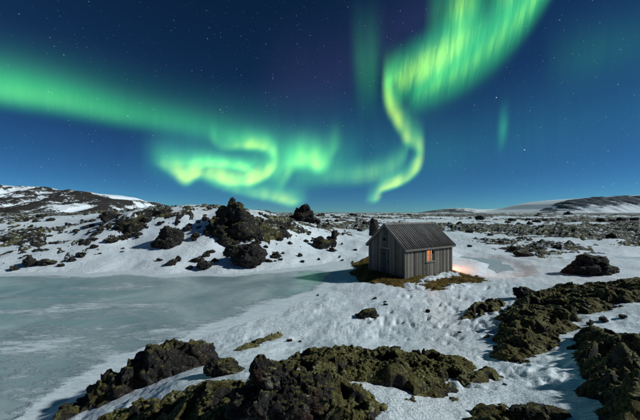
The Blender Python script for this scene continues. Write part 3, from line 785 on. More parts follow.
for px, py, w in [(306, 243, 6), (332, 251, 10), (355, 250, 4), (372, 247, 0), (212, 253, 9), (205, 258, 8), (197, 261, 12), (207, 268, 18), (190, 268, 8), (178, 262, 9), (172, 266, 10), (160, 262, 6), (268, 262, 8), (276, 258, 10), (281, 261, 6),
                  (258, 245, 9), (266, 248, 6), (300, 257, 6), (302, 262, 4), (124, 240, 6), (138, 236, 9), (148, 222, 10), (95, 250, 8), (110, 244, 12), (80, 258, 10), (72, 262, 8), (60, 268, 7), (45, 265, 18), (30, 266, 16), (15, 270, 8), (25, 250, 6), (12, 243, 9),
                  (52, 245, 6), (40, 238, 10), (100, 232, 8), (90, 226, 10), (215, 262, 8), (290, 245, 5), (313, 240, 5), (340, 257, 3), (220, 232, 8), (196, 238, 12), (188, 229, 10), (262, 228, 12), (273, 236, 10), (285, 228, 9)]:
    if w: scatter(px, py, w * 0.95, *G1)
G2 = ('small dark lava rock on the snow plain beyond the hut', 'loose rocks on the plain beyond the hut')
for px, py, w in [(343, 226, 8), (352, 222, 6), (360, 231, 7), (336, 219, 9), (345, 233, 5), (328, 226, 6), (366, 226, 8), (470, 246, 5), (500, 244, 8), (523, 254, 16), (512, 250, 10), (540, 250, 8), (533, 246, 9), (553, 252, 7), (470, 232, 8), (490, 236, 6), (459, 226, 8),
                  (575, 232, 9), (590, 239, 10), (612, 240, 12), (625, 233, 8), (634, 228, 10), (637, 241, 8), (560, 226, 8), (545, 221, 7), (530, 224, 6), (600, 222, 8), (585, 225, 6), (512, 222, 8), (480, 220, 8), (620, 221, 9), (498, 228, 6)]:
    scatter(px, py, w * 0.95, *G2)
for _ in range(60):
    scatter(random.choice([random.uniform(5, 150), random.uniform(255, 345)]), random.uniform(224, 262), random.uniform(1.8, 5), *G1)
for _ in range(55):
    px = random.uniform(5, 330); py = random.choice([random.uniform(216, 226), random.uniform(222, 244)])
    scatter(px, py, random.uniform(3, 7), *G1)
for _ in range(60):
    px = random.uniform(325, 638); py = 215 + abs(random.gauss(0, 9))
    if 355 < px < 465 and py > 218: continue
    scatter(px, py, random.uniform(3, 7), *G2)
G3 = ('fist-sized dark stone at the grassy foot of the hut', 'stones around the hut grass')
for px, py, w in [(442, 287, 5), (450, 287, 4), (435, 289, 4), (411, 287, 4), (457, 285, 3), (401, 285, 3), (444, 290, 3), (372, 283, 4), (362, 280, 5), (386, 306, 4), (352, 262, 3), (477, 276, 3)]:
    scatter(px, py, w, *G3)
G4 = ('dark pebble-like lava stone on the trampled snow slope', 'stones on the trampled snow slope')
for px, py, w in [(318, 296, 3), (428, 312, 5), (460, 333, 4), (404, 322, 3), (300, 342, 3), (515, 352, 5), (520, 365, 5), (505, 385, 5), (556, 336, 6), (290, 341, 5), (375, 300, 4), (385, 303, 3), (604, 321, 8), (590, 325, 6), (622, 318, 8)]:
    scatter(px, py, w, *G4)

G5 = ('bare black lava knob jutting from the long mossy ridge', 'bare knobs on the long mossy ridge')
for px, py, w in [(503, 338, 12), (508, 322, 12), (516, 312, 14), (548, 300, 12), (575, 298, 14), (600, 296, 16), (628, 296, 14), (498, 352, 10), (560, 322, 10), (532, 345, 10), (585, 312, 12), (640, 292, 14)]:
    scatter(px, py, w, *G5)
G6 = ('dark lava knob jutting from the steep moss-capped outcrop', 'bare knobs on the steep moss-capped outcrop')
for px, py, w in [(590, 345, 18), (586, 362, 14), (600, 385, 20), (612, 405, 22), (622, 352, 20), (638, 370, 24), (606, 366, 14)]:
    scatter(px, py, w, *G6)
G7 = ('dark lava lump bedded in the broad moss mound', 'bare lumps in the broad moss mound')
for px, py, w in [(340, 362, 12), (392, 372, 14), (330, 395, 20), (425, 368, 10), (350, 410, 18), (455, 372, 8), (318, 375, 12)]:
    scatter(px, py, w, *G7)

# ------------------------------------------------------------------ grass island around the hut
m, n, l, b = mat('winter_grass')
tcn = n.new('ShaderNodeTexCoord')
f1 = noise(n, l, tcn.outputs['Object'], 1.1, 5, 0.65); f2 = noise(n, l, tcn.outputs['Object'], 16, 5, 0.7)
c = ramp(n, l, f1, [(0.32, (0.075, 0.058, 0.022)), (0.5, (0.20, 0.135, 0.036)), (0.68, (0.31, 0.20, 0.06))])
c = mixc(n, l, maprange(n, l, f2, 0.3, 0.7), mixc(n, l, 1.0, c, (0.4, 0.4, 0.4), 'MULTIPLY'), c)
l.new(c, b.inputs['Base Color']); b.inputs['Roughness'].default_value = 0.9; b.inputs['Specular IOR Level'].default_value = 0.1
bump(n, l, b, f2, 0.8, 0.06)
M['grass'] = m
HB = 0.30            # floor level of the hut
island = pxline([(357, 266), (361, 273), (371, 280), (385, 285), (400, 289), (425, 291), (458, 290), (484, 287), (494, 281), (484, 277), (468, 274), (455, 271), (446, 262), (420, 254), (380, 254), (363, 258)], 0.32)
res = 0.06
gx = np.arange(1.5, 14, res); gy = np.arange(14.5, 29, res)
X, Y = np.meshgrid(gx, gy)
sd = in_poly(X + 0.5 * fbm2(X / 1.1, Y / 1.1, 4, 811), Y + 0.7 * fbm2(X / 1.1, Y / 1.1, 4, 815), island)
G = ground(X, Y)
prof = np.clip(sd / 0.9, -1, 1)
Z = np.where(prof > 0, HB - 0.05 + 0.14 * np.sqrt(np.clip(prof, 0, 1)), HB - 0.05 + prof * 0.4) + 0.05 * fbm2(X / .5, Y / .5, 4, 821, 0.6, 'b') + 0.07 * fbm2(X / 1.8, Y / 1.8, 2, 831)
Fq = grid_faces(len(gy), len(gx)); keep = (prof.ravel()[Fq] > -0.6).any(1); Fq = Fq[keep]
u, inv = np.unique(Fq, return_inverse=True)
V = np.stack([X, Y, Z], -1).reshape(-1, 3)
tag(link('grass_island', mesh_np('grass_island', V[u], inv.reshape(-1, 4)), M['grass']), 'patch of yellow-brown winter grass ground around the hut', 'grass ground', kind='structure')
# blades
rs = np.random.RandomState(12)
cand = np.nonzero((prof.ravel() > 0.05))[0]
pick = rs.choice(cand, 15000)
bl_v = []
pos = V[pick] + np.concatenate([rs.uniform(-.025, .025, (len(pick), 2)), np.zeros((len(pick), 1))], 1)
hgt = rs.uniform(.06, .17, len(pick)) * (0.6 + 0.5 * (pn2(pos[:, 0], pos[:, 1], 77) + .5)); ang = rs.uniform(0, 6.28, len(pick)); lean = rs.uniform(.2, .9, len(pick)) * hgt
w_ = 0.009
dx, dy = np.cos(ang), np.sin(ang)
A = pos + np.stack([-dy * w_, dx * w_, -0.02 + 0 * dx], 1); B = pos + np.stack([dy * w_, -dx * w_, -0.02 + 0 * dx], 1)
C = pos + np.stack([dx * lean, dy * lean, hgt], 1)
hutc = np.stack([(pos[:, 0] - HUT[0]) * math.cos(HUT_ROT) + (pos[:, 1] - HUT[1]) * math.sin(HUT_ROT), -(pos[:, 0] - HUT[0]) * math.sin(HUT_ROT) + (pos[:, 1] - HUT[1]) * math.cos(HUT_ROT)], 1)
ok = (np.abs(hutc[:, 0]) > 2.45) | (np.abs(hutc[:, 1]) > 1.75)
VV = np.stack([A, B, C], 1)[ok].reshape(-1, 3)
go = link('grass', mesh_np('grass', VV, np.arange(len(VV)).reshape(-1, 3), False), M['grass'])
tag(go, 'short dry yellow grass tufts around the hut', 'grass', kind='stuff')
# snow left lying on the grass
def snow_patch(pix, z, h, seed, label):
    poly = pxline(pix, z)
    xs_ = [p[0] for p in poly]; ys_ = [p[1] for p in poly]
    X, Y = np.meshgrid(np.arange(min(xs_) - .6, max(xs_) + .6, .04), np.arange(min(ys_) - .6, max(ys_) + .6, .04))
    sd = in_poly(X + 0.35 * fbm2(X / .6, Y / .6, 4, seed), Y + 0.5 * fbm2(X / .6, Y / .6, 4, seed + 3), poly)
    Z = z - 0.02 + h * np.clip(sd / .35, -1.5, 1) + 0.04 * fbm2(X / .5, Y / .5, 3, seed + 9)
    Fq = grid_faces(X.shape[0], X.shape[1]); k = (sd.ravel()[Fq] > -0.45).any(1)
    u, inv = np.unique(Fq[k], return_inverse=True)
    tag(link('snow_patch', mesh_np('snow_patch', np.stack([X, Y, Z], -1).reshape(-1, 3)[u], inv.reshape(-1, 4)), M['snow']), label, 'snow patch')
snow_patch([(417, 282), (425, 277), (438, 273), (457, 272), (458, 275), (440, 277), (430, 281), (420, 284)], 0.43, 0.11, 841, 'snow patch on the grass under the lit window')
snow_patch([(408, 284), (416, 283), (419, 286), (410, 286)], 0.41, 0.08, 851, 'tiny snow patch on the grass by the hut corner')
snow_patch([(440, 287), (455, 284), (476, 282), (470, 286), (452, 289)], 0.38, 0.10, 861, 'thin snow strip along the outer edge of the hut grass')

# ------------------------------------------------------------------ the hut
HL, HW, HH, RISE = 4.7, 3.3, 2.0, 1.36
hut = bpy.data.objects.new('wooden_hut', None); COL.objects.link(hut)
hut.location = (5.28, 17.7, HB); hut.rotation_euler = (0, 0, HUT_ROT)
tag(hut, 'small weathered plank hut with a rusty corrugated iron roof and one lit window', 'hut')
def boxes(name, bxs, m, parent=None, bevel=0.0):
    bm = bmesh.new()
    for x0, x1, y0, y1, z0, z1 in bxs:
        r_ = bmesh.ops.create_cube(bm, size=1.0)
        for v in r_['verts']: v.co = Vector(((x0 + x1) / 2 + v.co.x * (x1 - x0), (y0 + y1) / 2 + v.co.y * (y1 - y0), (z0 + z1) / 2 + v.co.z * (z1 - z0)))
    if bevel: bmesh.ops.bevel(bm, geom=bm.edges[:], offset=bevel, segments=1, affect='EDGES')
    me = bpy.data.meshes.new(name); bm.to_mesh(me); bm.free()
    return link(name, me, M[m] if isinstance(m, str) else m, parent)
def gable_z(y): return HH + RISE * (1 - abs(y - HW / 2) / (HW / 2))
# long walls: sheathing with a window opening, clad in planks
WX0, WX1, WZ0, WZ1 = 2.02, 2.86, 0.95, 1.72        # window in the long wall
BY0, BY1, BZ0, BZ1 = 0.4, 1.25, 0.85, 1.65          # window in the far gable
T = 0.05
def wall_front():
    w = boxes('wall', [(0.06, WX0, 0.04, 0.04 + T, 0, HH), (WX1, HL - .06, 0.04, 0.04 + T, 0, HH), (WX0, WX1, 0.04, 0.04 + T, 0, WZ0), (WX0, WX1, 0.04, 0.04 + T, WZ1, HH)], 'inside', hut)
    x0 = 0.0; k = 0
    while x0 < HL - 0.02:
        wd = random.choice((0.15, 0.18, 0.2, 0.13)); x1 = min(x0 + wd, HL)
        pr = -0.012 - 0.016 * (k % 2) - random.uniform(0, .006)
        segs = [(-0.12 - random.uniform(0, .06), HH + 0.03)]
        if x1 > WX0 - .02 and x0 < WX1 + .02: segs = [(-0.14, WZ0 - .01), (WZ1 + .01, HH + 0.03)]
        for z0, z1 in segs:
            pk = boxes('plank', [(x0 + .007, x1 - .007, pr, 0.035, z0, z1)], random.choice(('wood', 'wood', 'greywood')), w); pk.rotation_euler = (random.uniform(-.003, .001), 0, 0)
        x0 = x1; k += 1
    return w
wall_front()
def wall_back():
    w = boxes('wall', [(0.06, HL - .06, HW - 0.04 - T, HW - 0.04, 0, HH)], 'inside', hut)
    x0 = 0.0; k = 0
    while x0 < HL - 0.02:
        x1 = min(x0 + 0.22, HL)
        boxes('plank', [(x0 + .004, x1 - .004, HW - 0.035, HW + 0.012 + 0.016 * (k % 2), -0.14, HH + .03)], random.choice(('wood', 'greywood')), w)
        x0 = x1; k += 1
wall_back()
def slant_plank(name, xa, xb, y0, y1, z0, m, parent, top=None):
    """vertical plank in a gable, cut along the roof slope"""
    ys_ = [y0, y1]
    if y0 < HW / 2 < y1: ys_ = [y0, HW / 2, y1]
    tops = [(gable_z(q) - 0.03) if top is None else min(top, gable_z(q) - .03) for q in ys_]
    bm = bmesh.new()
    ring = [(ys_[0], z0), (ys_[-1], z0)] + [(q, t) for q, t in reversed(list(zip(ys_, tops)))]
    va = [bm.verts.new((xa, a_, b_)) for a_, b_ in ring]; vb = [bm.verts.new((xb, a_, b_)) for a_, b_ in ring]
    bm.faces.new(va); bm.faces.new(list(reversed(vb)))
    for i in range(len(ring)):
        j = (i + 1) % len(ring); bm.faces.new((va[j], va[i], vb[i], vb[j]))
    bmesh.ops.recalc_face_normals(bm, faces=bm.faces)
    me = bpy.data.meshes.new(name); bm.to_mesh(me); bm.free()
    return link(name, me, M[m], parent)
DY0, DY1, DZ = 1.22, 2.18, 1.78                     # door in the near gable
def gable(near):
    xi = 0.04 if near else HL - 0.04 - T
    def sheath():
        bm = bmesh.new()
        def slab(y0, y1, z0, z1f):
            pts = [(y0, z0), (y1, z0)] + ([(y1, z1f(y1))] + ([(HW / 2, z1f(HW / 2))] if y0 < HW / 2 < y1 else []) + [(y0, z1f(y0))])
            va = [bm.verts.new((xi, a_, b_)) for a_, b_ in pts]; vb = [bm.verts.new((xi + T, a_, b_)) for a_, b_ in pts]
            bm.faces.new(va); bm.faces.new(list(reversed(vb)))
            for i in range(len(pts)):
                j = (i + 1) % len(pts); bm.faces.new((va[j], va[i], vb[i], vb[j]))
        top = lambda q: gable_z(q) - 0.06
        if near: slab(0.05, HW - .05, 0, top)
        else:
            slab(0.05, BY0, 0, top); slab(BY1, HW - .05, 0, top); slab(BY0, BY1, 0, lambda q: BZ0); slab(BY0, BY1, BZ1, top)
        bmesh.ops.recalc_face_normals(bm, faces=bm.faces)
        me = bpy.data.meshes.new('wall'); bm.to_mesh(me); bm.free()
        return link('wall', me, M['inside'], hut)
    w = sheath()
    y0 = 0.0; k = 0
    while y0 < HW - .02:
        wd = random.choice((0.15, 0.18, 0.2, 0.13)); y1 = min(y0 + wd, HW)
        if HW - y1 < .06: y1 = HW
        pr = 0.012 + 0.016 * (k % 2) + random.uniform(0, .006)
        xa, xb = (-pr, 0.035) if near else (HL - 0.035, HL + pr)
        mm_ = random.choice(('wood', 'wood', 'greywood', 'door'))
        lo_, hi_ = (DY0, DY1) if near else (BY0, BY1)
        if y1 > lo_ + .01 and y0 < hi_ - .01:
            if near: slant_plank('plank', xa, xb, y0 + .004, y1 - .004, DZ + .01, mm_, w)
            else:
                slant_plank('plank', xa, xb, y0 + .004, y1 - .004, -.14, mm_, w, BZ0); slant_plank('plank', xa, xb, y0 + .004, y1 - .004, BZ1, mm_, w)
            if y0 < lo_ - .02 and near: slant_plank('plank', xa, xb, y0 + .004, lo_ - .004, -.14, mm_, w, DZ + .005)
            if y1 > hi_ + .02 and near: slant_plank('plank', xa, xb, hi_ + .004, y1 - .004, -.14, mm_, w, DZ + .005)
        else: slant_plank('plank', xa, xb, y0 + .004, y1 - .004, -0.12 - random.uniform(0, .06), mm_, w)
        y0 = y1; k += 1
    return w
gable(True); gable(False)
# corner posts
for cx_, cy_ in ((0, 0), (HL, 0), (0, HW), (HL, HW)):
    sx_ = -1 if cx_ == 0 else 1; sy_ = -1 if cy_ == 0 else 1
    boxes('corner_board', [(cx_ - .05 + sx_ * .0, cx_ + .05, cy_ - .05, cy_ + .05, -.15, HH - .02)], 'greywood', hut)
# door
dr = boxes('door', [(0.0, 0.03, DY0 + .05, DY1 - .05, 0.02, DZ - .05)], 'door', hut)
for i in range(5):
    a_ = DY0 + .06 + i * (DY1 - DY0 - .12) / 5
    boxes('plank', [(-0.018 - .004 * (i % 2), -0.002, a_ + .003, a_ + (DY1 - DY0 - .12) / 5 - .003, 0.03, DZ - .07)], 'door', dr)
for z_ in (0.35, 1.4): boxes('hinge', [(-0.034, -0.024, DY1 - .5, DY1 - .07, z_, z_ + .045)], 'dark', dr)
boxes('handle', [(-0.075, -0.024, DY0 + .14, DY0 + .165, 0.88, 1.04)], 'dark', dr, 0.006)
boxes('door_frame', [(-0.055, 0.0, DY0 - .05, DY0 + .045, -.1, DZ), (-0.055, 0.0, DY1 - .045, DY1 + .05, -.1, DZ), (-0.06, 0.0, DY0 - .08, DY1 + .08, DZ + .002, DZ + .09)], 'greywood', hut)
boxes('threshold', [(-0.25, 0.0, DY0 - .05, DY1 + .05, -.12, -.004)], 'greywood', hut)
# loft hatch
ht = boxes('loft_hatch', [(-0.048, -0.035, 1.56, 1.90, 2.02, 2.52)], 'door', hut)
boxes('hatch_dark_panel', [(-0.056, -0.049, 1.60, 1.86, 2.30, 2.48)], 'dark', ht)  # solid near-black panel, the shade inside an opening given as colour
boxes('hatch_frame', [(-0.062, -0.036, 1.50, 1.558, 1.96, 2.58), (-0.062, -0.036, 1.902, 1.96, 1.96, 2.58), (-0.066, -0.036, 1.48, 1.98, 2.582, 2.64)], 'greywood', ht)
# windows
m, n, l, b = mat('window_glass')
for q in list(n): n.remove(q)
o_ = n.new('ShaderNodeOutputMaterial'); tr = n.new('ShaderNodeBsdfTransparent'); gl_ = n.new('ShaderNodeBsdfGlossy'); mx = n.new('ShaderNodeMixShader')
tr.inputs[0].default_value = (0.93, 0.95, 0.93, 1); gl_.inputs['Roughness'].default_value = 0.02
mx.inputs[0].default_value = 0.06; l.new(tr.outputs[0], mx.inputs[1]); l.new(gl_.outputs[0], mx.inputs[2]); l.new(mx.outputs[0], o_.inputs[0])
M['glass'] = m
def window(front=True):
    if front:
        a0, a1, z0, z1 = WX0, WX1, WZ0, WZ1
        B_ = lambda u0, u1, d0, d1, w0, w1: (u0, u1, -d1, -d0, w0, w1)     # d outward
    else:
        a0, a1, z0, z1 = BY0, BY1, BZ0, BZ1
        B_ = lambda u0, u1, d0, d1, w0, w1: (HL + d0, HL + d1, u0, u1, w0, w1)
    w = boxes('window', [B_(a0, a0 + .05, -.08, .03, z0, z1), B_(a1 - .05, a1, -.08, .03, z0, z1), B_(a0 + .05, a1 - .05, -.08, .03, z0, z0 + .05), B_(a0 + .05, a1 - .05, -.08, .03, z1 - .05, z1)], 'frame', hut)
    boxes('casing', [B_(a0 - .06, a0, -.002, .05, z0 - .02, z1 + .06), B_(a1, a1 + .06, -.002, .05, z0 - .02, z1 + .06), B_(a0, a1, -.002, .05, z1 + .001, z1 + .06)], 'greywood', w)
    boxes('sill', [B_(a0 - .09, a1 + .09, -.02, .10, z0 - .06, z0 - .021)], 'frame', w)
    am, zm = (a0 + a1) / 2, (z0 + z1) / 2 + .05
    boxes('muntin', [B_(am - .02, am + .02, -.035, .005, z0 + .05, z1 - .05)], 'frame', w)
    for (u0, u1) in ((a0 + .05, am - .02), (am + .02, a1 - .05)):
        boxes('muntin', [B_(u0, u1, -.032, .002, zm - .014, zm + .014)], 'frame', w)
        for (q0, q1) in ((z0 + .05, zm - .014), (zm + .014, z1 - .05)):
            boxes('pane', [B_(u0, u1, -.02, -.016, q0, q1)], M['glass'], w)
window(True); window(False)
boxes('light_block_boards', [(HL + .055, HL + .08, BY0 - .02 + i * .223, BY0 + .195 + i * .223, BZ0 - .02, BZ1 + .03) for i in range(4)], 'door', hut)  # unseen boards added to block lamp light through the far window
boxes('curtain', [(WX1 - .27 + i * .035, WX1 - .238 + i * .035, .10 + .012 * (i % 2), .125 + .012 * (i % 2), WZ0 - .05, WZ1 + .05) for i in range(4, 9)], 'door', hut)
boxes('curtain', [(WX0 - .05 + i * .035, WX0 - .018 + i * .035, .10 + .012 * (i % 2), .125 + .012 * (i % 2), WZ0 - .05, WZ1 + .05) for i in range(3)], 'door', hut)
boxes('table', [(1.9, 3.3, .3, .95, .72, .76), (1.95, 2.0, .35, .4, .03, .72), (3.2, 3.25, .35, .4, .03, .72), (1.95, 2.0, .85, .9, .03, .72), (3.2, 3.25, .85, .9, .03, .72)], 'wood', hut)
boxes('shelf', [(2.9, 4.3, HW - .32, HW - .1, 1.25, 1.28), (3.0, 3.12, HW - .28, HW - .14, 1.283, 1.5), (3.3, 3.5, HW - .28, HW - .14, 1.283, 1.42), (3.7, 3.8, HW - .28, HW - .14, 1.283, 1.52)], 'wood', hut)
# inside: floor, ceiling
boxes('floor', [(0.1, HL - .1, 0.1, HW - .1, -.02, 0.03)], 'inside', hut)
boxes('ceiling', [(0.1, HL - .1, 0.1, HW - .1, HH - .02, HH + .02)], 'inside', hut)
# corrugated roof
OV, OE = 0.16, 0.20
run = HW / 2; sl = math.hypot(run, RISE); pitch = math.atan2(RISE, run)
slen = sl * (1 + OE / run)
roof = bpy.data.objects.new('roof', None); COL.objects.link(roof); roof.parent = hut
NS = 6; SWD = (HL + 2 * OV) / NS
def sheet_mesh():
    wave, ampc = SWD / 4.0, 0.032
    us = np.linspace(-0.02, SWD + .035, 85); vs = np.linspace(0, slen, 3)
    U, Vv = np.meshgrid(us, vs)
    Z1 = ampc * np.sin(U / wave * 2 * math.pi)
    top = np.stack([U, Vv, Z1 + .012], -1).reshape(-1, 3); bot = np.stack([U, Vv, Z1 - .004], -1).reshape(-1, 3)
    f = grid_faces(3, 85)
    nv = len(top)
    edge = [(i, i + 1, i + 1 + nv, i + nv) for i in range(84)] + [(i + 1 + 170, i + 170, i + 170 + nv, i + 171 + nv) for i in range(84)]
    return mesh_np('roof_sheet', np.concatenate([top, bot]), np.concatenate([f, f[:, ::-1] + nv, np.array(edge)]))
shm = sheet_mesh(); shm.materials.append(M['iron'])
for side in (0, 1):
    for i in range(NS):
        s_ = bpy.data.objects.new('roof_sheet', shm); COL.objects.link(s_); s_.parent = roof
        zoff = 0.07 + 0.006 * (i % 2) + random.uniform(0, .004)
        # v axis runs from the eave to the ridge
        if side == 0:
            ey = -OE; rotm = Matrix.Rotation(pitch, 4, 'X'); org = Vector((-OV + i * SWD, ey, HH - OE / run * RISE))
        else:
            rotm = Matrix.Rotation(math.pi, 4, 'Z') @ Matrix.Rotation(pitch, 4, 'X'); org = Vector((-OV + (i + 1) * SWD, HW + OE, HH - OE / run * RISE))
        s_.matrix_local = Matrix.Translation(org + Vector((0, 0, zoff))) @ rotm
boxes('roof_deck', [], 'wood', roof) if False else None
def deck():
    bm = bmesh.new()
    for s_ in (0, 1):
        e = -OE + .03 if s_ == 0 else HW + OE - .03
        ze = HH - (OE - .03) / run * RISE
        pts = [(e, ze), (HW / 2, HH + RISE), (HW / 2, HH + RISE + .035), (e, ze + .035)]
        va = [bm.verts.new((-OV + .03, a_, b_)) for a_, b_ in pts]; vb = [bm.verts.new((HL + OV - .03, a_, b_)) for a_, b_ in pts]
        bm.faces.new(va); bm.faces.new(list(reversed(vb)))
        for i in range(4):
            j = (i + 1) % 4; bm.faces.new((va[j], va[i], vb[i], vb[j]))
    bmesh.ops.recalc_face_normals(bm, faces=bm.faces)
    me = bpy.data.meshes.new('roof_deck'); bm.to_mesh(me); bm.free(); return link('roof_deck', me, M['wood'], roof)
deck()
def bar(name, p0, p1, w, h, m, parent):
    """squared timber from p0 to p1 (local to the hut)"""
    p0, p1 = Vector(p0), Vector(p1); d = (p1 - p0); L_ = d.length
    me = boxes(name, [(0, L_, -w / 2, w / 2, -h / 2, h / 2)], m, parent)
    xax = d.normalized(); yax = Vector((1, 0, 0)) if abs(xax.x) < .5 else Vector((0, 1, 0)); zax = xax.cross(yax).normalized()
    me.matrix_local = Matrix.Translation(p0) @ Matrix((xax, yax, zax)).transposed().to_4x4()
    return me
for xg in (-OV + .0, HL + OV):
    for s_ in (0, 1):
        e = -OE - .01 if s_ == 0 else HW + OE + .01
        bar('barge_board', (xg, e, HH - OE / run * RISE + .0), (xg, HW / 2, HH + RISE + .015), .03, .13, 'greywood', roof)
for e in (-OE + .01, HW + OE - .01):
    boxes('eave_board', [(-OV + .02, HL + OV - .02, e - .012, e + .012, HH - OE / run * RISE - .06, HH - OE / run * RISE + .055)], 'wood', roof)
def ridge_cap():
    bm = bmesh.new()
    c_ = math.cos(pitch); s_ = math.sin(pitch); z0 = HH + RISE + .125
    pts = [(HW / 2 - .16 * c_, z0 - .16 * s_), (HW / 2, z0), (HW / 2 + .16 * c_, z0 - .16 * s_), (HW / 2 + .16 * c_, z0 - .16 * s_ - .008), (HW / 2, z0 - .01), (HW / 2 - .16 * c_, z0 - .16 * s_ - .008)]
    va = [bm.verts.new((-OV - .01, a_, b_)) for a_, b_ in pts]; vb = [bm.verts.new((HL + OV + .01, a_, b_)) for a_, b_ in pts]
    for i in range(6):
        j = (i + 1) % 6; bm.faces.new((va[j], va[i], vb[i], vb[j]))
    bm.faces.new((va[0], va[1], va[4], va[5])); bm.faces.new((va[1], va[2], va[3], va[4]))
    bm.faces.new((vb[0], vb[1], vb[4], vb[5])); bm.faces.new((vb[1], vb[2], vb[3], vb[4]))
    bmesh.ops.recalc_face_normals(bm, faces=bm.faces)
    me = bpy.data.meshes.new('ridge_cap'); bm.to_mesh(me); bm.free(); link('ridge_cap', me, M['iron'], roof)
ridge_cap()
# the lit lamp inside, which shines out through the long-wall window
lamp = bpy.data.objects.new('hanging_lamp', None); COL.objects.link(lamp)
ca, sa = math.cos(HUT_ROT), math.sin(HUT_ROT)
lx, ly = 3.55, 1.15
lamp.location = (5.28 + lx * ca - ly * sa, 17.7 + lx * sa + ly * ca, HB + 1.86)
tag(lamp, 'glowing warm lamp hanging inside the hut', 'lamp')
m, n, l, b = mat('lamp_bulb'); b.inputs['Emission Color'].default_value = (1, .5, .2, 1); b.inputs['Emission Strength'].default_value = 12
V, Fc = ico(2); link('bulb', mesh_np('bulb', V * (.045, .045, .06), Fc), m, lamp)
boxes('cord', [(-.006, .006, -.006, .006, .05, .13)], 'dark', lamp)
pl = bpy.data.lights.new('lamp_light', 'POINT'); pl.energy = 190; pl.color = (1, .50, .25); pl.shadow_soft_size = .07
plo = bpy.data.objects.new('lamp_light', pl); COL.objects.link(plo); plo.parent = lamp; plo.location = (0, 0, -.10)

# wall lantern on the far gable: its glow spills over the snow behind the hut
def hut_pt(a_, b_, c_): return (5.28 + a_ * ca - b_ * sa, 17.7 + a_ * sa + b_ * ca, HB + c_)
lan = bpy.data.objects.new('wall_lantern', None); COL.objects.link(lan); lan.location = hut_pt(HL + .16, 1.2, 0.85); lan.rotation_euler = (0, 0, HUT_ROT)
tag(lan, 'lit lantern hung on the gable behind the hut', 'lantern')
boxes('bracket', [(-.14, .02, -.01, .01, .17, .19)], 'dark', lan)
boxes('cage', [(-.06, .06, -.06, .06, -.12, -.10), (-.06, .06, -.06, .06, .12, .165)] + [(q - .006, q + .006, w - .006, w + .006, -.1, .12) for q in (-.05, .05) for w in (-.05, .05)], 'dark', lan)
V, Fc = ico(2); link('flame', mesh_np('flame', V * (.025, .025, .05), Fc), bpy.data.materials['lamp_bulb'], lan)
l2 = bpy.data.lights.new('lantern_light', 'POINT'); l2.energy = 560; l2.color = (1, .40, .22); l2.shadow_soft_size = .04
l2o = bpy.data.objects.new('lantern_light', l2); COL.objects.link(l2o); l2o.parent = lan; l2o.location = (0.03, 0, 0.02)

# ------------------------------------------------------------------ aurora: glowing curtains hanging high above the plain
HA = 2500.0
def aurora_mat(name, lo, hi, soft, decay, ray, top=(0.25, 0.2, 0.5)):
    m, n, l, b = mat(name)
    for q in list(n): n.remove(q)
    o_ = n.new('ShaderNodeOutputMaterial'); em = n.new('ShaderNodeEmission'); tr = n.new('ShaderNodeBsdfTransparent'); ad = n.new('ShaderNodeAddShader')
    uv = n.new('ShaderNodeUVMap'); sp = n.new('ShaderNodeSeparateXYZ'); l.new(uv.outputs[0], sp.inputs[0])
    v = sp.outputs[1]
    pw = n.new('ShaderNodeAttribute'); pw.attribute_name = 'power'
    rise = maprange(n, l, v, 0.0, soft)
    fall = mth(n, l, 'POWER', maprange(n, l, v, soft * .6, 1.0, 1.0, 0.0), decay)
    cx_ = n.new('ShaderNodeCombineXYZ'); l.new(sp.outputs[0], cx_.inputs[0]); l.new(mth(n, l, 'MULTIPLY', v, 0.35), cx_.inputs[1])
    rn = noise(n, l, cx_.outputs[0], 2.6, 5, 0.66)
    rays = maprange(n, l, rn, 0.28, 0.72, 1 - ray, 1 + ray)
    I = mth(n, l, 'MULTIPLY', mth(n, l, 'MULTIPLY', rise, fall), mth(n, l, 'MULTIPLY', rays, pw.outputs['Fac']))
    fu = n.new('ShaderNodeAttribute'); fu.attribute_name = 'full'
    If = mth(n, l, 'MULTIPLY', mth(n, l, 'MULTIPLY', rise, fall), mth(n, l, 'MULTIPLY', rays, fu.outputs['Fac']))
    c = mixc(n, l, maprange(n, l, If, 0.12, 0.62), lo, hi)
    c = mixc(n, l, maprange(n, l, v, 0.35, 1.0, 0, 0.8), c, top)
    l.new(c, em.inputs[0]); l.new(I, em.inputs[1])
    l.new(em.outputs[0], ad.inputs[0]); l.new(tr.outputs[0], ad.inputs[1]); l.new(ad.outputs[0], o_.inputs[0])
    m.cycles.emission_sampling = 'NONE'
    return m
def spline(pts, n):
    """Catmull-Rom through rows of numbers"""
    A = np.array(pts, float); A = np.vstack([2 * A[0] - A[1], A, 2 * A[-1] - A[-2]])
    t = np.linspace(0, len(pts) - 1.0001, n); i = t.astype(int); f = (t - i)[:, None]
    p0, p1, p2, p3 = A[i], A[i + 1], A[i + 2], A[i + 3]
    return 0.5 * (2 * p1 + (p2 - p0) * f + (2 * p0 - 5 * p1 + 4 * p2 - p3) * f ** 2 + (3 * p1 - p0 - 3 * p2 + p3) * f ** 3)
AUR = []
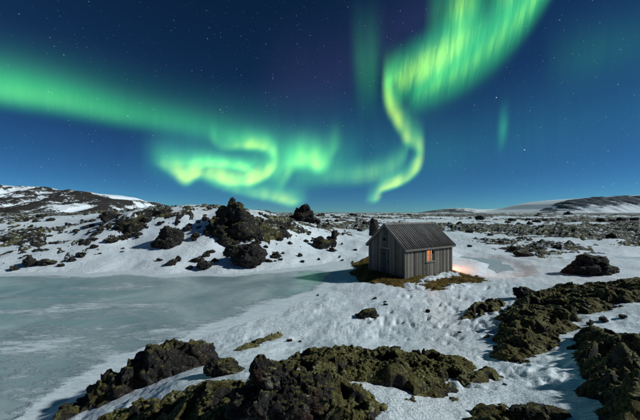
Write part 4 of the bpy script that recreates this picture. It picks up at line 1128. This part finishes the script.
def curtain(pts, m, label, n=200, nv=14, seed=0, thick=((0, 0, 1.0),)):
    """pts: (px, py) of the lower edge, (dx, dy) of the ray tips, power; the lower edge hangs at one altitude.
    thick: neighbouring sheets (shift in x, y, share of the power) that give the curtain its depth"""
    S0 = spline(pts, n)
    Vs, Fs, Us, Ps, off = [], [], [], [], 0
    v = np.linspace(0, 1, nv)
    arc = np.concatenate([[0], np.cumsum(np.hypot(np.diff(S0[:, 0]), np.diff(S0[:, 1])))]) / 25.0 + seed * 3.7
    for ci, (ox, oy, pw) in enumerate(thick):
        S = S0 + np.array([ox, oy, 0, 0, 0])
        el = np.maximum((HOR - S[:, 1]) / FPX, 0.0)
        D = HA / (el + 0.03 + 0.02 * ((seed * 7) % 23) / 23 + 0.0007 * ci)     # every sheet at a depth of its own
        D = np.convolve(np.pad(D, 6, 'edge'), np.ones(13) / 13, 'valid')
        pxs = S[:, 0][None] + v[:, None] * S[:, 2][None]; pys = S[:, 1][None] + v[:, None] * S[:, 3][None]
        X = (pxs - 320) / FPX * D; Z = CAMZ + (HOR - pys) / FPX * D; Y = np.broadcast_to(D, X.shape)
        Vs.append(np.stack([X, Y, Z], -1).reshape(-1, 3)); Fs.append(grid_faces(nv, n) + off); off += n * nv
        Us.append(np.stack([np.broadcast_to(arc, X.shape).ravel(), np.repeat(v, n)], 1))
        Ps.append(np.broadcast_to(np.maximum(S[:, 4] * AGAIN * pw, 0), X.shape).ravel())
    me = mesh_np('aurora_curtain', np.concatenate(Vs), np.concatenate(Fs))
    U = np.concatenate(Us)
    uvl = me.uv_layers.new(name='UVMap')
    li = np.empty(len(me.loops), np.int32); me.loops.foreach_get('vertex_index', li)
    uvl.data.foreach_set('uv', U[li].astype(np.float32).ravel())
    fattr(me, 'power', np.concatenate(Ps))
    fattr(me, 'full', np.tile(np.broadcast_to(np.maximum(S0[:, 4], 0), (nv, n)).ravel(), len(thick)))
    tag(link('aurora_curtain', me, m), label, 'aurora', 'aurora curtains in the sky', 'stuff')
def spread(n, step, sy, sig):
    k = np.arange(n) - (n - 1) / 2; w = np.exp(-(k / sig) ** 2); w /= w.sum()
    return tuple((a * step, a * sy, b) for a, b in zip(k, w))
T3 = spread(7, 1.3, -0.5, 2.6)
T1 = ((0, 0, 1.0),)
TS = spread(3, 0, 5, 1.5)
GREEN, LIME, TEAL = (0.05, 0.74, 0.17), (0.58, 1.0, 0.10), (0.05, 0.45, 0.38)
AGAIN = 1.35
sc.cycles.transparent_max_bounces = 96
A_soft = aurora_mat('aurora_soft', GREEN, (0.16, 0.92, 0.20), 0.27, 1.9, 0.05)
A_ray = aurora_mat('aurora_ray', (0.14, 0.9, 0.18), LIME, 0.22, 2.0, 0.5, (0.12, 0.5, 0.35))
A_wide = aurora_mat('aurora_wide', GREEN, (0.38, 1.0, 0.15), 0.5, 1.2, 0.34, (0.06, 0.6, 0.35))
A_glow = aurora_mat('aurora_glow', (0.07, 0.72, 0.26), (0.2, 0.9, 0.24), 0.55, 1.0, 0.10, (0.1, 0.4, 0.5))
A_wash = aurora_mat('aurora_wash', TEAL, TEAL, 0.5, 1.0, 0.12, (0.1, 0.3, 0.6))
A_violet = aurora_mat('aurora_violet', (0.30, 0.20, 0.62), (0.30, 0.20, 0.62), 0.5, 1.0, 0.1, (0.2, 0.15, 0.6))
A_band = aurora_mat('aurora_band', (0.14, 0.9, 0.20), LIME, 0.30, 1.8, 0.20, (0.10, 0.5, 0.35))
LB = 'long green aurora arc sweeping in over the snowy hill'
curtain([(-60, 103, 0, -80, .55), (0, 112, 0, -80, .52), (60, 120, 0, -72, .46), (120, 130, 0, -60, .36), (180, 138, 0, -52, .27), (240, 152, 0, -52, .19), (290, 168, 0, -60, .12), (335, 180, 0, -60, .0)], A_soft, LB, thick=TS)
curtain([(-60, 98, 0, -110, .14), (0, 105, 0, -110, .14), (80, 115, 0, -100, .10), (160, 128, 0, -90, .06), (240, 140, 0, -80, .04), (300, 150, 0, -80, 0)], A_soft, LB, seed=1)
LS = 'curled lime aurora swirl glowing above the lava pinnacle'
curtain([(140, 186, 0, -70, 0), (165, 190, 0, -80, .18), (200, 200, 0, -90, .19), (240, 206, 0, -96, .21), (280, 206, 0, -96, .21), (315, 200, 0, -90, .17), (345, 196, 0, -80, .12), (365, 194, 0, -70, 0)], A_glow, LS, seed=20)
curtain([(150, 166, 0, -38, 0), (160, 171, 0, -40, .22), (172, 179, 0, -46, .50), (186, 189, 0, -52, .80), (199, 183, 0, -48, .58), (216, 187, 0, -48, .58), (234, 191, 0, -46, .66), (254, 189, 0, -44, .66), (270, 180, 0, -42, .62),
         (276, 167, 0, -40, .52), (266, 156, 0, -38, .46), (244, 153, 0, -38, .42), (222, 153, 0, -36, .26), (212, 143, 0, -32, .16), (210, 132, 0, -26, 0)], A_ray, LS, 300, thick=T3)
curtain([(165, 170, 0, -30, 0), (185, 168, 0, -28, .2), (210, 168, 0, -26, .28), (235, 172, 0, -24, .25), (250, 170, 0, -24, .16), (258, 164, 0, -24, 0)], A_ray, LS, seed=2, thick=T3)
curtain([(180, 182, 0, -24, 0), (192, 174, 0, -24, .26), (208, 169, 0, -22, .34), (232, 170, 0, -22, .34), (250, 176, 0, -22, .36), (252, 184, 0, -20, .3), (240, 187, 0, -20, .22), (224, 184, 0, -20, 0)], A_ray, LS, seed=22, thick=T3)
curtain([(274, 200, 0, -60, 0), (284, 192, 0, -64, .30), (294, 176, 0, -60, .34), (306, 172, 0, -60, .40), (318, 178, 0, -62, .42), (328, 174, 0, -62, .28), (334, 160, 0, -56, .2), (342, 150, 0, -50, 0)], A_ray, LS, seed=23, thick=T3)
curtain([(200, 184, 0, -30, 0), (220, 192, 0, -30, .18), (250, 200, 0, -32, .30), (278, 206, 0, -34, .40), (292, 210, 0, -38, .44), (303, 208, 0, -40, .1), (310, 206, 0, -40, 0)], A_ray, LS, seed=3, thick=T3)
curtain([(262, 188, 0, -70, 0), (275, 190, 0, -75, .22), (284, 176, 0, -62, .22), (300, 176, 0, -62, .30), (318, 178, 0, -62, .26), (332, 174, 0, -52, .08), (344, 170, 0, -50, 0)], A_ray, LS, seed=4, thick=T3)
LR = 'bright ribbon aurora folding from zenith down to the horizon behind the hut'
curtain([(285, 186, 0, -32, 0), (305, 188, 0, -32, .14), (330, 186, 0, -34, .26), (352, 186, 0, -34, .32), (373, 184, 0, -36, .34), (392, 178, 0, -38, .34), (404, 168, 0, -38, .22), (410, 156, 0, -36, 0)], A_band, LR, seed=5, thick=TS)
curtain([(366, 204, 1, -30, 0), (372, 206, 1, -34, .35), (378, 204, 1, -34, .60), (380, 196, 1, -30, .55), (388, 193, 1, -30, .55), (402, 188, 1, -32, .60), (413, 181, 1, -40, .70), (419, 174, 2, -50, .70), (421, 164, 2, -54, .5), (417, 155, 2, -54, .42),
         (410, 152, 2, -56, .50), (405, 148, 1, -60, .58), (401, 139, 1, -60, .52), (396, 131, 0, -62, .62), (391, 122, 0, -64, .66), (387, 111, 0, -66, .62), (385, 100, 0, -66, .5), (388, 92, 2, -64, .3), (396, 87, 4, -60, .15), (404, 84, 4, -60, 0)], A_ray, LR, 420, seed=6, thick=T3)
curtain([(380, 120, 2, -66, 0), (390, 116, 4, -74, .42), (402, 110, 6, -80, .55), (418, 104, 8, -84, .66), (434, 97, 10, -90, .74), (450, 88, 12, -96, .62), (466, 78, 12, -100, .36), (484, 66, 14, -100, .16), (500, 54, 14, -100, .0)], A_wide, LR, seed=7)
curtain([(404, 124, 2, -44, 0), (416, 120, 6, -60, .26), (436, 113, 10, -74, .36), (466, 99, 16, -90, .38), (496, 76, 20, -104, .40), (524, 46, 22, -110, .40), (548, 10, 22, -110, .36), (570, -36, 22, -110, .3)], A_wide, LR, seed=8)
curtain([(404, 140, 4, -110, 0), (425, 132, 10, -120, .12), (458, 114, 16, -130, .20), (492, 90, 20, -130, .22), (522, 56, 22, -130, .22), (550, 14, 22, -120, .2), (572, -30, 22, -120, .18)], A_glow, LR, seed=21)
curtain([(420, 70, 8, -120, 0), (440, 66, 8, -125, .24), (454, 62, 8, -130, .46), (464, 58, 8, -130, .50), (474, 54, 8, -130, .24), (486, 50, 8, -130, .12), (497, 48, 8, -130, .34), (507, 44, 8, -130, .50), (518, 36, 8, -130, .28), (535, 22, 8, -120, .16), (555, 0, 8, -120, 0)], A_wide, LR, seed=9)
LF = 'faint separate aurora streak beside the bright ribbon'
curtain([(352, 122, -4, -150, 0), (362, 128, -4, -150, .12), (370, 130, -4, -150, .15), (378, 126, -4, -150, .08), (388, 120, -4, -150, 0)], A_wide, LF, seed=10, thick=T3)
curtain([(496, 156, 3, -60, 0), (500, 158, 3, -66, .20), (503, 156, 3, -66, .18), (508, 150, 3, -60, 0)], A_wide, LF, seed=11, thick=((0, 0, .4), (-2, 1, .3), (2, -1, .3)))
LW = 'dim teal auroral veil low over the flat-topped mountain'
curtain([(400, 206, 0, -120, 0), (450, 204, 0, -130, .06), (500, 200, 0, -140, .08), (560, 192, 0, -150, .07), (640, 180, 0, -170, .06), (720, 170, 0, -180, .1)], A_wash, LW, seed=12)
curtain([(120, 205, 0, -120, 0), (180, 208, 0, -130, .08), (260, 210, 0, -140, .12), (340, 210, 0, -140, .14), (420, 209, 0, -130, .10), (480, 208, 0, -120, 0)], A_wash, LW, seed=13)
curtain([(540, 110, 0, -110, 0), (575, 105, 4, -110, .06), (610, 95, 6, -110, .06), (650, 85, 8, -110, .04)], A_glow, LW, seed=14)
LV = 'dim violet glow between the green arc and the bright ribbon'
curtain([(250, 140, 0, -130, 0), (290, 140, 0, -140, .025), (330, 140, 0, -150, .03), (370, 110, 0, -140, .03), (400, 75, 4, -110, .03), (440, 45, 6, -90, .03), (470, 20, 6, -90, 0)], A_violet, LV, seed=15)
